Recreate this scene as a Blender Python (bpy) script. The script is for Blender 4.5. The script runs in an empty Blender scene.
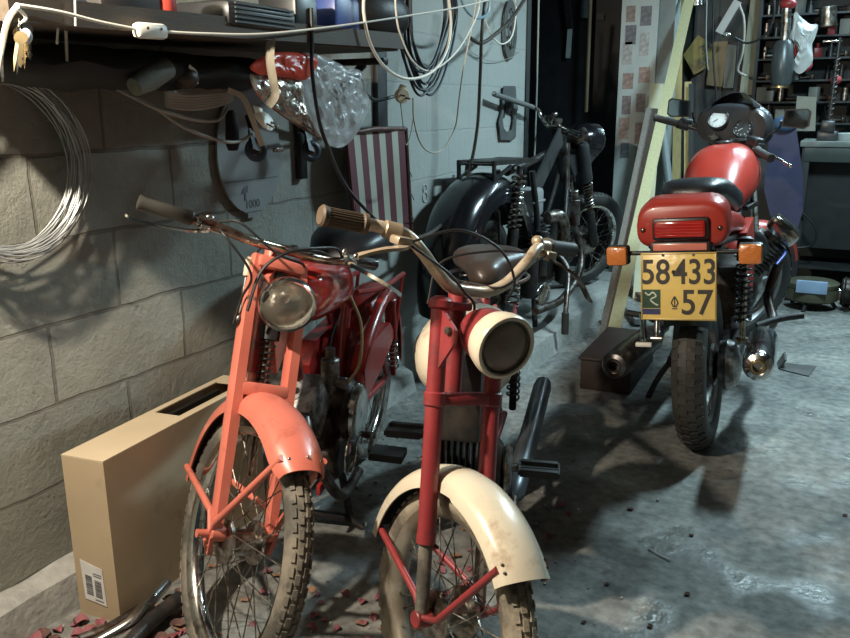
import bpy, bmesh, math, random
from mathutils import Vector, Matrix, Quaternion
R = math.radians
SC = bpy.context.scene
COL = SC.collection
random.seed(7)

# ------------------------------------------------------------------ camera
CAM_H, FPX = 1.2, 820.0
C_R = Vector((0.888772, 0.458311, -0.006000))
C_U = Vector((-0.109197, 0.224436, 0.968351))
C_F = Vector((-0.445153, 0.859988, -0.249519))
CAM_P = Vector((0, 0, CAM_H))
cd = bpy.data.cameras.new('camera')
cam = bpy.data.objects.new('camera', cd)
COL.objects.link(cam)
cd.sensor_width = 36
cd.lens = 36 * FPX / 850
cd.clip_start = 0.02
m3 = Matrix((C_R, C_U, -C_F)).transposed()
cam.matrix_world = Matrix.Translation(CAM_P) @ m3.to_4x4()
SC.camera = cam
# ------------------------------------------------------------------ colour management
SC.view_settings.view_transform = 'Standard'
SC.view_settings.look = 'None'
SC.view_settings.gamma = 1.0
SC.view_settings.use_curve_mapping = False
SC.view_settings.exposure = 0.25
# ------------------------------------------------------------------ world and lights
w = bpy.data.worlds.new('world')
SC.world = w
w.use_nodes = True
w.node_tree.nodes['Background'].inputs[0].default_value = (0.55, 0.7, 0.75, 1)
w.node_tree.nodes['Background'].inputs[1].default_value = 0.025

def light(name, kind, loc, energy, color, size=0.1, sy=None, target=None):
    d = bpy.data.lights.new(name, kind)
    d.energy = energy
    d.color = color
    if kind == 'AREA':
        d.shape = 'RECTANGLE' if sy else 'SQUARE'
        d.size = size
        if sy:
            d.size_y = sy
    else:
        d.shadow_soft_size = size
    o = bpy.data.objects.new(name, d)
    COL.objects.link(o)
    o.location = loc
    if target:
        o.rotation_euler = (Vector(target) - Vector(loc)).to_track_quat('-Z', 'Y').to_euler()
    return o
# bare warm bulb hanging over the front of the garage, near the shelf
light('warm_bulb', 'POINT', (-1.28, 0.50, 1.80), 150, (1.0, 0.88, 0.71), 0.03)
# fluorescent tubes under the ceiling at the back
light('fluorescent_light', 'AREA', (0.12, 3.9, 2.36), 78, (0.62, 0.88, 0.97), 0.10, 0.6, target=(0.12, 3.9, 0))
light('bench_light', 'AREA', (0.1, 6.0, 2.38), 38, (0.60, 0.88, 1.0), 1.2, 0.10, target=(0.1, 5.6, 0))

# ------------------------------------------------------------------ layout helpers
WX = -1.67
def ray(px, py):
    return C_R * (px - 425) + C_U * (319 - py) + C_F * FPX
def wp(px, py, off=0.0):            # point at a distance off the left wall
    r = ray(px, py)
    return CAM_P + r * ((WX + off) / r.x)
def fp(px, py, z=0.0):              # point on the floor
    r = ray(px, py)
    return CAM_P + r * ((z - CAM_H) / r.z)
def yp(px, py, Y):                  # point in the plane across the garage
    r = ray(px, py)
    return CAM_P + r * (Y / r.y)
def dp(px, py, Z):                  # point at a distance
    return CAM_P + ray(px, py) * (Z / FPX)

# ------------------------------------------------------------------ materials
MATS = {}
def mat(name, col, rough=0.5, metal=0.0, var=0.15, scale=12, bump=0.0, bscale=60, col2=None, dirt=None, dirt_amt=0.0,
        dirt_scale=5, coat=0.0, trans=0.0, emit=0.0, alpha=1.0, rvar=0.1, stretch=None):
    if name in MATS:
        return MATS[name]
    m = bpy.data.materials.new(name)
    m.use_nodes = True
    nt = m.node_tree
    N, L = nt.nodes, nt.links
    b = N['Principled BSDF']
    b.inputs['Metallic'].default_value = metal
    tc = N.new('ShaderNodeTexCoord')
    src = tc.outputs['Object']
    if stretch:
        mp = N.new('ShaderNodeMapping')
        mp.inputs['Scale'].default_value = stretch
        L.new(src, mp.inputs[0])
        src = mp.outputs[0]
    n = N.new('ShaderNodeTexNoise')
    n.inputs['Scale'].default_value = scale
    n.inputs['Detail'].default_value = 5
    L.new(src, n.inputs['Vector'])
    rp = N.new('ShaderNodeValToRGB')
    rp.color_ramp.elements[0].position = 0.3
    rp.color_ramp.elements[1].position = 0.7
    c2 = col2 or tuple(c * (1 - var) for c in col)
    c1 = col if col2 else tuple(min(1, c * (1 + var * 0.6)) for c in col)
    rp.color_ramp.elements[0].color = (*c2, 1)
    rp.color_ramp.elements[1].color = (*c1, 1)
    L.new(n.outputs['Fac'], rp.inputs[0])
    out = rp.outputs[0]
    if dirt:
        n2 = N.new('ShaderNodeTexNoise')
        n2.inputs['Scale'].default_value = dirt_scale
        n2.inputs['Detail'].default_value = 8
        n2.inputs['Roughness'].default_value = 0.65
        L.new(src, n2.inputs['Vector'])
        r2 = N.new('ShaderNodeValToRGB')
        r2.color_ramp.elements[0].position = 0.62 - dirt_amt * 0.3
        r2.color_ramp.elements[1].position = 0.80 - dirt_amt * 0.3
        L.new(n2.outputs['Fac'], r2.inputs[0])
        mx = N.new('ShaderNodeMixRGB')
        L.new(r2.outputs[0], mx.inputs[0])
        L.new(out, mx.inputs[1])
        mx.inputs[2].default_value = (*dirt, 1)
        out = mx.outputs[0]
    L.new(out, b.inputs['Base Color'])
    mr = N.new('ShaderNodeMapRange')
    mr.inputs['To Min'].default_value = max(0.02, rough - rvar)
    mr.inputs['To Max'].default_value = min(1, rough + rvar)
    L.new(n.outputs['Fac'], mr.inputs[0])
    L.new(mr.outputs[0], b.inputs['Roughness'])
    if coat:
        b.inputs['Coat Weight'].default_value = coat
        b.inputs['Coat Roughness'].default_value = 0.08
    if trans:
        b.inputs['Transmission Weight'].default_value = trans
        b.inputs['IOR'].default_value = 1.3
    if alpha < 1:
        b.inputs['Alpha'].default_value = alpha
    if emit:
        L.new(out, b.inputs['Emission Color'])
        b.inputs['Emission Strength'].default_value = emit
    if bump:
        nb = N.new('ShaderNodeTexNoise')
        nb.inputs['Scale'].default_value = bscale
        nb.inputs['Detail'].default_value = 6
        L.new(src, nb.inputs['Vector'])
        bp = N.new('ShaderNodeBump')
        bp.inputs['Strength'].default_value = bump
        bp.inputs['Distance'].default_value = 0.01
        L.new(nb.outputs['Fac'], bp.inputs['Height'])
        L.new(bp.outputs[0], b.inputs['Normal'])
    MATS[name] = m
    return m

CHROME = mat('chrome', (0.72, 0.72, 0.70), 0.16, 1.0, 0.1, dirt=(0.20, 0.16, 0.12), dirt_amt=0.45, dirt_scale=22)
DULLCHROME = mat('dull_chrome', (0.50, 0.50, 0.48), 0.32, 1.0, 0.2, dirt=(0.16, 0.12, 0.09), dirt_amt=0.8, dirt_scale=30)
ALU = mat('aluminium', (0.42, 0.42, 0.41), 0.42, 0.85, 0.2, dirt=(0.10, 0.09, 0.08), dirt_amt=0.8, dirt_scale=18)
STEEL = mat('steel', (0.22, 0.22, 0.22), 0.42, 0.9, 0.3, dirt=(0.09, 0.06, 0.045), dirt_amt=0.8, dirt_scale=20)
CORAL = mat('coral_red_paint', (0.56, 0.150, 0.105), 0.34, 0, 0.08, dirt=(0.22, 0.06, 0.045), dirt_amt=0.12, dirt_scale=16, coat=0.25)
MAROON = mat('dark_red_paint', (0.30, 0.022, 0.018), 0.34, 0, 0.2, dirt=(0.08, 0.02, 0.018), dirt_amt=0.4, dirt_scale=14, coat=0.25)
CRIMSON = mat('worn_red_paint', (0.26, 0.030, 0.034), 0.42, 0, 0.15, dirt=(0.14, 0.03, 0.03), dirt_amt=0.4, dirt_scale=20, coat=0.15)
RED = mat('bright_red_paint', (0.36, 0.036, 0.024), 0.32, 0, 0.06, coat=0.3)
CREAM = mat('cream_paint', (0.66, 0.585, 0.46), 0.30, 0, 0.06, dirt=(0.34, 0.24, 0.15), dirt_amt=0.10, dirt_scale=14, coat=0.2)
BLACKGLOSS = mat('black_gloss_paint', (0.008, 0.008, 0.010), 0.20, 0, 0.2, coat=0.3)
BLACK = mat('black_metal', (0.018, 0.018, 0.020), 0.42, 0.2, 0.3, dirt=(0.05, 0.04, 0.032), dirt_amt=0.5, dirt_scale=22)
ENGINE = mat('greasy_engine_metal', (0.085, 0.080, 0.075), 0.42, 0.7, 0.4, dirt=(0.03, 0.022, 0.018), dirt_amt=0.9, dirt_scale=22)
RUBBER = mat('black_rubber', (0.030, 0.029, 0.028), 0.62, 0, 0.3, bump=0.1)
DUSTYRUBBER = mat('dusty_rubber', (0.085, 0.078, 0.066), 0.78, 0, 0.3, dirt=(0.22, 0.19, 0.15), dirt_amt=0.55, dirt_scale=12, bump=0.2)
MUDRUBBER = mat('muddy_rubber', (0.14, 0.12, 0.095), 0.8, 0, 0.35, dirt=(0.34, 0.29, 0.22), dirt_amt=0.8, dirt_scale=14, bump=0.25)
GRIPBROWN = mat('brown_grip_rubber', (0.095, 0.064, 0.040), 0.6, 0, 0.2)
GREYGRIP = mat('grey_grip_rubber', (0.045, 0.043, 0.037), 0.34, 0, 0.15)
PLASTIC = mat('black_plastic', (0.020, 0.021, 0.024), 0.38, 0, 0.2)
VINYL = mat('black_vinyl', (0.018, 0.019, 0.023), 0.36, 0, 0.2, bump=0.08, bscale=200)
BROWNVINYL = mat('worn_brown_vinyl', (0.065, 0.048, 0.040), 0.34, 0, 0.3, bump=0.1, bscale=150)
GLASS = mat('lamp_glass', (0.16, 0.15, 0.13), 0.05, 0, 0.02, alpha=0.10, bump=0.8, bscale=38, rvar=.03)
MIRROR = mat('lamp_reflector', (0.92, 0.87, 0.78), 0.24, 0.75, 0.25, scale=30, bump=0.5, bscale=24, rvar=.08)
LENS = mat('reflector_glass', (0.66, 0.60, 0.50), 0.16, 0.55, 0.5, scale=26, stretch=(1, 1, 1), bump=0.25, bscale=28)
DIMLENS = mat('dusty_lens_glass', (0.20, 0.15, 0.115), 0.22, 0.7, 0.5, scale=18, bump=0.2, bscale=20)
AMBER = mat('amber_plastic', (0.60, 0.19, 0.045), 0.22, 0, 0.1, coat=0.5, bump=0.3, bscale=90)
REDLENS = mat('red_lens_plastic', (0.38, 0.015, 0.012), 0.15, 0, 0.2, coat=0.6)
REFLECT = mat('pink_reflector', (0.62, 0.20, 0.15), 0.25, 0, 0.15, coat=0.4)
YELLOW = mat('yellow_plate_paint', (0.78, 0.56, 0.17), 0.28, 0, 0.05, coat=0.5, bump=0.15, bscale=40)
WHITEP = mat('white_plastic', (0.82, 0.80, 0.72), 0.4, 0, 0.05)
CREAMWIRE = mat('cream_cable', (0.80, 0.76, 0.66), 0.42, 0, 0.1)
GREYWIRE = mat('grey_cable', (0.30, 0.28, 0.25), 0.5, 0, 0.15)
BLACKWIRE = mat('black_cable', (0.010, 0.010, 0.011), 0.5, 0, 0.1)
BLUEWIRE = mat('dark_blue_cable', (0.014, 0.026, 0.042), 0.55, 0, 0.1)
BROWNHOSE = mat('brown_hose', (0.055, 0.042, 0.032), 0.42, 0, 0.2)
WIRE = mat('galvanised_wire', (0.36, 0.38, 0.38), 0.42, 0.35, 0.25, scale=40)
WOOD = mat('shelf_wood', (0.085, 0.062, 0.042), 0.65, 0, 0.3, scale=8, stretch=(6, 1, 8), bump=0.1)
PINE = mat('pale_pine', (0.70, 0.62, 0.33), 0.6, 0, 0.12, scale=10, stretch=(10, 10, 1))
PINE2 = mat('yellowed_pine', (0.44, 0.34, 0.14), 0.6, 0, 0.2, scale=10, stretch=(10, 10, 1))
GREYWOOD = mat('weathered_wood', (0.17, 0.15, 0.13), 0.8, 0, 0.3, scale=10, stretch=(10, 10, 1))
CARD = mat('cardboard', (0.42, 0.325, 0.21), 0.75, 0, 0.07, scale=5, dirt=(0.26, 0.18, 0.11), dirt_amt=0.10, dirt_scale=6, bump=0.03, bscale=120)
PAPER = mat('paper', (0.62, 0.61, 0.58), 0.6, 0, 0.05)
INK = mat('ink', (0.10, 0.10, 0.11), 0.6)
DARK = mat('dark_boards', (0.012, 0.013, 0.014), 0.6, 0, 0.3)
TOOL = mat('dark_tool_steel', (0.07, 0.075, 0.08), 0.35, 0.7, 0.4)
BLUE = mat('blue_plastic', (0.03, 0.07, 0.30), 0.4, 0, 0.2)
BRASS = mat('brass', (0.62, 0.48, 0.26), 0.3, 1, 0.2)

# ------------------------------------------------------------------ mesh building
def catmull(pts, n=8, closed=False):
    P = [Vector(p) for p in pts]
    if len(P) < 3:
        return P
    out = []
    m = len(P)
    segs = m if closed else m - 1
    for i in range(segs):
        if closed:
            a, b, c, d = P[(i - 1) % m], P[i], P[(i + 1) % m], P[(i + 2) % m]
        else:
            b, c = P[i], P[i + 1]
            a = P[i - 1] if i else b * 2 - c
            d = P[i + 2] if i + 2 < m else c * 2 - b
        for k in range(n):
            t = k / n
            out.append(0.5 * ((2 * b) + (c - a) * t + (2 * a - 5 * b + 4 * c - d) * t * t + (3 * b - a - 3 * c + d) * t ** 3))
    if not closed:
        out.append(P[-1])
    return out

def circ(n, r=1.0, ry=None):
    ry = r if ry is None else ry
    return [(r * math.cos(2 * math.pi * i / n), ry * math.sin(2 * math.pi * i / n)) for i in range(n)]

class MB:
    def __init__(self, T=None):
        self.bm = bmesh.new()
        self.T = T or Matrix.Identity(4)
    def v(self, p):
        return self.bm.verts.new(self.T @ Vector(p))
    def face(self, vs):
        try:
            self.bm.faces.new(vs)
        except ValueError:
            pass
    def rings(self, rings, closed=False, caps=True):
        R_ = [[self.v(p) for p in r] for r in rings]
        n = len(R_[0])
        m = len(R_)
        for i in range(m if closed else m - 1):
            a, b = R_[i], R_[(i + 1) % m]
            for j in range(n):
                self.face([a[j], a[(j + 1) % n], b[(j + 1) % n], b[j]])
        if caps and not closed:
            self.face(list(reversed(R_[0])))
            self.face(R_[-1])
        return self
    def sweep(self, pts, sec, closed=False, caps=True, up=None, scale=None):
        P = [Vector(p) for p in pts]
        m = len(P)
        tang = []
        for i in range(m):
            if closed:
                t = P[(i + 1) % m] - P[(i - 1) % m]
            else:
                t = P[min(i + 1, m - 1)] - P[max(i - 1, 0)]
            if t.length < 1e-9:
                t = Vector((0, 0, 1))
            tang.append(t.normalized())
        rings = []
        if up is None:
            n0 = tang[0].orthogonal().normalized()
        for i in range(m):
            t = tang[i]
            if up is None:
                if i:
                    q = tang[i - 1].rotation_difference(t)
                    n0 = q @ n0
                nx = n0
            else:
                nx = Vector(up).cross(t)
                nx = nx.normalized() if nx.length > 1e-6 else t.orthogonal().normalized()
            ny = t.cross(nx).normalized()
            s = scale[i] if scale else 1.0
            rings.append([P[i] + nx * (a * s) + ny * (b * s) for a, b in sec])
        return self.rings(rings, closed, caps)
    def tube(self, pts, r, n=10, smooth=0, closed=False, radii=None):
        P = catmull(pts, smooth, closed) if smooth else pts
        sc = None
        if radii:
            m = len(P)
            k = len(radii) - 1
            sc = []
            for i in range(m):
                f = i / (m - 1) * k
                a = min(int(f), k - 1)
                sc.append(radii[a] + (radii[a + 1] - radii[a]) * (f - a))
            r = 1.0
        return self.sweep(P, circ(n, r), closed, scale=sc)
    def cyl(self, a, b, r, r2=None, n=18, bev=0.0):
        a, b = Vector(a), Vector(b)
        r2 = r if r2 is None else r2
        if bev:
            d = (b - a).normalized() * bev
            return self.lathe([(r - bev, 0), (r, bev), (r2, (b - a).length - bev), (r2 - bev, (b - a).length)], a, b - a, n)
        return self.lathe([(r, 0), (r2, (b - a).length)], a, b - a, n)
    def lathe(self, prof, origin, axis, n=24, caps=True, closed=False):
        o, ax = Vector(origin), Vector(axis).normalized()
        x = ax.orthogonal().normalized()
        y = ax.cross(x)
        rings = []
        for r, h in prof:
            r = max(r, 1e-4)
            rings.append([o + ax * h + (x * math.cos(2 * math.pi * i / n) + y * math.sin(2 * math.pi * i / n)) * r for i in range(n)])
        return self.rings(rings, closed, caps)
    def torus(self, c, axis, Rr, r, n=40, m=12, ry=None):
        c, ax = Vector(c), Vector(axis).normalized()
        prof = [(Rr + r * math.cos(2 * math.pi * j / m), (ry or r) * math.sin(2 * math.pi * j / m)) for j in range(m)]
        return self.lathe(prof, c, ax, n, closed=True)
    def box(self, c, s, rot=None, bev=0.0, taper=None):
        c = Vector(c)
        hx, hy, hz = s[0] / 2, s[1] / 2, s[2] / 2
        Mx = rot.to_4x4() if rot is not None else Matrix.Identity(4)
        b2 = bmesh.new()
        vs = []
        for z in (-1, 1):
            f = taper if (taper and z > 0) else (1, 1)
            for x, y in ((-1, -1), (1, -1), (1, 1), (-1, 1)):
                vs.append(b2.verts.new((x * hx * f[0], y * hy * f[1], z * hz)))
        for f in ((3, 2, 1, 0), (4, 5, 6, 7), (0, 1, 5, 4), (1, 2, 6, 5), (2, 3, 7, 6), (3, 0, 4, 7)):
            b2.faces.new([vs[i] for i in f])
        if bev:
            bmesh.ops.bevel(b2, geom=b2.edges[:], offset=bev, segments=2, affect='EDGES', profile=0.5)
        X = self.T @ Matrix.Translation(c) @ Mx
        mp = {}
        for vv in b2.verts:
            mp[vv] = self.bm.verts.new(X @ vv.co)
        for f in b2.faces:
            self.face([mp[q] for q in f.verts])
        b2.free()
        return self
    def bar(self, a, b, wd, th, up=(0, 0, 1), bev=0.0):
        a, b = Vector(a), Vector(b)
        sec = [(-wd / 2, -th / 2), (wd / 2, -th / 2), (wd / 2, th / 2), (-wd / 2, th / 2)]
        return self.sweep([a, b], sec, up=up)
    def strap(self, pts, wd, th, up=(0, 0, 1), smooth=0, closed=False):
        P = catmull(pts, smooth, closed) if smooth else pts
        sec = [(-wd / 2, -th / 2), (wd / 2, -th / 2), (wd / 2, th / 2), (-wd / 2, th / 2)]
        return self.sweep(P, sec, up=up, closed=closed)
    def ball(self, c, s, n=20, m=12, rot=None):
        c = Vector(c)
        q = rot if rot is not None else Matrix.Identity(3)
        rings = []
        for i in range(m + 1):
            ph = math.pi * i / m
            rr = max(math.sin(ph), 1e-3)
            rings.append([c + q @ Vector((s[0] * rr * math.cos(2 * math.pi * j / n), s[1] * rr * math.sin(2 * math.pi * j / n), -s[2] * math.cos(ph))) for j in range(n)])
        return self.rings(rings)
    def prism(self, outline, th, c=(0, 0, 0), rot=None):
        # outline in local xz, thickness along y
        q = rot if rot is not None else Matrix.Identity(3)
        c = Vector(c)
        r0 = [c + q @ Vector((x, -th / 2, z)) for x, z in outline]
        r1 = [c + q @ Vector((x, th / 2, z)) for x, z in outline]
        return self.rings([r0, r1])
    def fender(self, c, Rr, a0, a1, wd, crown=0.02, th=0.003, n=40, edge=0.012, taper=None, k=12):
        # an arched mudguard in the xz plane round the point c
        c = Vector(c)
        rings = []
        for i in range(n + 1):
            t = i / n
            a = a0 + (a1 - a0) * t
            wf = taper(t) if taper else 1.0
            outer, inner = [], []
            for j in range(k + 1):
                s = -1 + 2 * j / k
                y = wd / 2 * wf * math.sin(s * math.pi / 2)
                dr = -crown * wf * (1 - math.cos(s * math.pi / 2))
                if j in (0, k):
                    dr -= edge
                outer.append((y, dr))
                inner.append((y * (1 - 2 * th / wd), dr - th if j not in (0, k) else dr))
            sec = outer + inner[::-1]
            rings.append([c + Vector((math.cos(a) * (Rr + dr), y, math.sin(a) * (Rr + dr))) for y, dr in sec])
        return self.rings(rings)
    def spring(self, a, b, r, wire, turns, n=8):
        a, b = Vector(a), Vector(b)
        ax = (b - a)
        x = ax.orthogonal().normalized()
        y = ax.normalized().cross(x)
        N_ = int(turns * 12)
        P = [a + ax * (i / N_) + (x * math.cos(2 * math.pi * i / 12) + y * math.sin(2 * math.pi * i / 12)) * r for i in range(N_ + 1)]
        return self.tube(P, wire, n)
    def obj(self, name, material, parent=None, label=None, angle=38, bevel=0.0):
        bmesh.ops.recalc_face_normals(self.bm, faces=self.bm.faces)
        me = bpy.data.meshes.new(name)
        self.bm.to_mesh(me)
        self.bm.free()
        for p in me.polygons:
            p.use_smooth = True
        me.set_sharp_from_angle(angle=R(angle))
        me.materials.append(material)
        o = bpy.data.objects.new(name, me)
        COL.objects.link(o)
        if parent:
            o.parent = parent
        else:
            # origin at the base of the thing
            xs = [v.co for v in me.vertices]
            lo = Vector((min(q.x for q in xs), min(q.y for q in xs), min(q.z for q in xs)))
            hi = Vector((max(q.x for q in xs), max(q.y for q in xs), max(q.z for q in xs)))
            b = Vector(((lo.x + hi.x) / 2, (lo.y + hi.y) / 2, lo.z))
            me.transform(Matrix.Translation(-b))
            o.location = b
        if label:
            o['label'] = label
        return o

def tag(o, label, cat, group=None, kind=None):
    o['label'] = label
    o['category'] = cat
    if group:
        o['group'] = group
    if kind:
        o['kind'] = kind
    return o
def thing(name, label, cat, loc=(0, 0, 0), rot=(0, 0, 0), group=None):
    o = bpy.data.objects.new(name, None)
    COL.objects.link(o)
    o.empty_display_size = 0.05
    o.location = loc
    o.rotation_euler = rot
    return tag(o, label, cat, group)
def structure(o):
    o['kind'] = 'structure'
    return o
def text_mb(txt, size, T, depth=0.002, squash=1.0, spacing=1.0, bold=0.0):
    cu = bpy.data.curves.new('text', 'FONT')
    cu.body = txt
    cu.size = size
    cu.extrude = depth
    cu.offset = size * bold
    cu.align_x = 'CENTER'
    cu.align_y = 'CENTER'
    cu.space_character = spacing
    o = bpy.data.objects.new('text', cu)
    COL.objects.link(o)
    bpy.context.view_layer.update()
    dg = bpy.context.evaluated_depsgraph_get()
    me = bpy.data.meshes.new_from_object(o.evaluated_get(dg))
    bpy.data.objects.remove(o)
    me.transform(T @ Matrix.Diagonal((squash, 1, 1, 1)))
    mb = MB()
    mb.bm.from_mesh(me)
    bpy.data.meshes.remove(me)
    return mb

# ================================================================== THE SETTING
def wall_material():
    m = bpy.data.materials.new('concrete_blocks')
    m.use_nodes = True
    nt = m.node_tree
    N, L = nt.nodes, nt.links
    b = N['Principled BSDF']
    tc = N.new('ShaderNodeTexCoord')
    sep = N.new('ShaderNodeSeparateXYZ')
    cmb = N.new('ShaderNodeCombineXYZ')
    L.new(tc.outputs['Object'], sep.inputs[0])
    L.new(sep.outputs['Y'], cmb.inputs['X'])
    L.new(sep.outputs['Z'], cmb.inputs['Y'])
    # wobble the joints
    nw = N.new('ShaderNodeTexNoise')
    nw.inputs['Scale'].default_value = 7
    nw.inputs['Detail'].default_value = 4
    L.new(tc.outputs['Object'], nw.inputs['Vector'])
    ms = N.new('ShaderNodeVectorMath'); ms.operation = 'SUBTRACT'
    ms.inputs[1].default_value = (0.5, 0.5, 0.5)
    L.new(nw.outputs['Color'], ms.inputs[0])
    sc = N.new('ShaderNodeVectorMath'); sc.operation = 'SCALE'
    sc.inputs['Scale'].default_value = 0.022
    L.new(ms.outputs[0], sc.inputs[0])
    ad = N.new('ShaderNodeVectorMath'); ad.operation = 'ADD'
    L.new(cmb.outputs[0], ad.inputs[0])
    L.new(sc.outputs[0], ad.inputs[1])
    br = N.new('ShaderNodeTexBrick')
    br.offset = 0.5
    br.inputs['Scale'].default_value = 1.0
    br.inputs['Brick Width'].default_value = 0.44
    br.inputs['Row Height'].default_value = 0.20
    br.inputs['Mortar Size'].default_value = 0.0052
    br.inputs['Mortar Smooth'].default_value = 0.35
    br.inputs['Color1'].default_value = (0.285, 0.290, 0.255, 1)
    br.inputs['Color2'].default_value = (0.34, 0.342, 0.300, 1)
    br.inputs['Mortar'].default_value = (0.20, 0.19, 0.165, 1)
    L.new(ad.outputs[0], br.inputs['Vector'])
    n1 = N.new('ShaderNodeTexNoise')
    n1.inputs['Scale'].default_value = 3.0
    n1.inputs['Detail'].default_value = 10
    n1.inputs['Roughness'].default_value = 0.7
    L.new(tc.outputs['Object'], n1.inputs['Vector'])
    rp = N.new('ShaderNodeValToRGB')
    rp.color_ramp.elements[0].position = 0.3
    rp.color_ramp.elements[0].color = (0.66, 0.66, 0.64, 1)
    rp.color_ramp.elements[1].position = 0.7
    rp.color_ramp.elements[1].color = (1.12, 1.12, 1.10, 1)
    L.new(n1.outputs['Fac'], rp.inputs[0])
    mx = N.new('ShaderNodeMixRGB'); mx.blend_type = 'MULTIPLY'
    mx.inputs[0].default_value = 1
    L.new(br.outputs['Color'], mx.inputs[1])
    L.new(rp.outputs[0], mx.inputs[2])
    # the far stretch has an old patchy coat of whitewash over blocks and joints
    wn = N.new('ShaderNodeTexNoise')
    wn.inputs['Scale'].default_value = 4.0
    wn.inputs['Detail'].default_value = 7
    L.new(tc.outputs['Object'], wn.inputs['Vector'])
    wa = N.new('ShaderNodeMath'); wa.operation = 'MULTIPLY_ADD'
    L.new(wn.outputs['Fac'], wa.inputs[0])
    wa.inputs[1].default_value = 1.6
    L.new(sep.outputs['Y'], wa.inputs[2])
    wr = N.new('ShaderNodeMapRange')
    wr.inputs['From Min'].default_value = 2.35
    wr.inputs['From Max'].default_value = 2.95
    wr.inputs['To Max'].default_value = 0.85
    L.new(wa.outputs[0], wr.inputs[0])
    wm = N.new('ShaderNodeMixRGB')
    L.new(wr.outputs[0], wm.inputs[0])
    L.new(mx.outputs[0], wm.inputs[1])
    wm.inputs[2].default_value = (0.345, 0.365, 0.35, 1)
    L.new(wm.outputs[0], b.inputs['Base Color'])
    b.inputs['Roughness'].default_value = 0.85
    # pits and gouges
    vo = N.new('ShaderNodeTexVoronoi')
    vo.inputs['Scale'].default_value = 55
    L.new(tc.outputs['Object'], vo.inputs['Vector'])
    n2 = N.new('ShaderNodeTexNoise')
    n2.inputs['Scale'].default_value = 26
    n2.inputs['Detail'].default_value = 9
    n2.inputs['Roughness'].default_value = 0.75
    L.new(tc.outputs['Object'], n2.inputs['Vector'])
    n3 = N.new('ShaderNodeTexNoise')
    n3.inputs['Scale'].default_value = 9
    n3.inputs['Detail'].default_value = 3
    L.new(tc.outputs['Object'], n3.inputs['Vector'])
    r3 = N.new('ShaderNodeValToRGB')
    r3.color_ramp.elements[0].position = 0.28
    r3.color_ramp.elements[0].color = (0, 0, 0, 1)
    r3.color_ramp.elements[1].position = 0.36
    L.new(n3.outputs['Fac'], r3.inputs[0])
    a1 = N.new('ShaderNodeMath'); a1.operation = 'MULTIPLY_ADD'
    L.new(br.outputs['Fac'], a1.inputs[0])
    a1.inputs[1].default_value = -1.6
    L.new(n2.outputs['Fac'], a1.inputs[2])
    a2 = N.new('ShaderNodeMath'); a2.operation = 'MULTIPLY_ADD'
    L.new(r3.outputs[0], a2.inputs[0])
    a2.inputs[1].default_value = 0.35
    L.new(a1.outputs[0], a2.inputs[2])
    bp = N.new('ShaderNodeBump')
    bp.inputs['Strength'].default_value = 0.8
    bd = N.new('ShaderNodeMapRange')
    bd.inputs['To Min'].default_value = 0.8
    bd.inputs['To Max'].default_value = 0.28
    L.new(wr.outputs[0], bd.inputs[0])
    L.new(bd.outputs[0], bp.inputs['Strength'])
    bp.inputs['Distance'].default_value = 0.014
    L.new(a2.outputs[0], bp.inputs['Height'])
    L.new(bp.outputs[0], b.inputs['Normal'])
    return m

def floor_material(name, ca, cb, cc, rlo, rhi, fine=0.5):
    m = bpy.data.materials.new(name)
    m.use_nodes = True
    nt = m.node_tree
    N, L = nt.nodes, nt.links
    b = N['Principled BSDF']
    tc = N.new('ShaderNodeTexCoord')
    n1 = N.new('ShaderNodeTexNoise')
    n1.inputs['Scale'].default_value = 2.2
    n1.inputs['Detail'].default_value = 12
    n1.inputs['Roughness'].default_value = 0.68
    L.new(tc.outputs['Object'], n1.inputs['Vector'])
    rp = N.new('ShaderNodeValToRGB')
    e = rp.color_ramp.elements
    e[0].position = 0.32; e[0].color = (*ca, 1)
    e[1].position = 0.66; e[1].color = (*cc, 1)
    q = e.new(0.50); q.color = (*cb, 1)
    L.new(n1.outputs['Fac'], rp.inputs[0])
    n4 = N.new('ShaderNodeTexNoise')
    n4.inputs['Scale'].default_value = 30
    n4.inputs['Detail'].default_value = 8
    L.new(tc.outputs['Object'], n4.inputs['Vector'])
    r4 = N.new('ShaderNodeValToRGB')
    r4.color_ramp.elements[0].position = 0.3
    r4.color_ramp.elements[0].color = (fine, fine, fine, 1)
    r4.color_ramp.elements[1].position = 0.65
    L.new(n4.outputs['Fac'], r4.inputs[0])
    mx = N.new('ShaderNodeMixRGB'); mx.blend_type = 'MULTIPLY'
    mx.inputs[0].default_value = 1
    L.new(rp.outputs[0], mx.inputs[1])
    L.new(r4.outputs[0], mx.inputs[2])
    L.new(mx.outputs[0], b.inputs['Base Color'])
    n2 = N.new('ShaderNodeTexNoise')
    n2.inputs['Scale'].default_value = 4.5
    n2.inputs['Detail'].default_value = 6
    L.new(tc.outputs['Object'], n2.inputs['Vector'])
    r2 = N.new('ShaderNodeMapRange')
    r2.inputs['From Min'].default_value = 0.50
    r2.inputs['From Max'].default_value = 0.66
    r2.inputs['To Min'].default_value = rlo
    r2.inputs['To Max'].default_value = rhi
    L.new(n2.outputs['Fac'], r2.inputs[0])
    L.new(r2.outputs[0], b.inputs['Roughness'])
    n3 = N.new('ShaderNodeTexNoise')
    n3.inputs['Scale'].default_value = 45
    n3.inputs['Detail'].default_value = 8
    L.new(tc.outputs['Object'], n3.inputs['Vector'])
    bp = N.new('ShaderNodeBump')
    bp.inputs['Strength'].default_value = 0.5
    bp.inputs['Distance'].default_value = 0.010
    L.new(n3.outputs['Fac'], bp.inputs['Height'])
    L.new(bp.outputs[0], b.inputs['Normal'])
    return m

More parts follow.
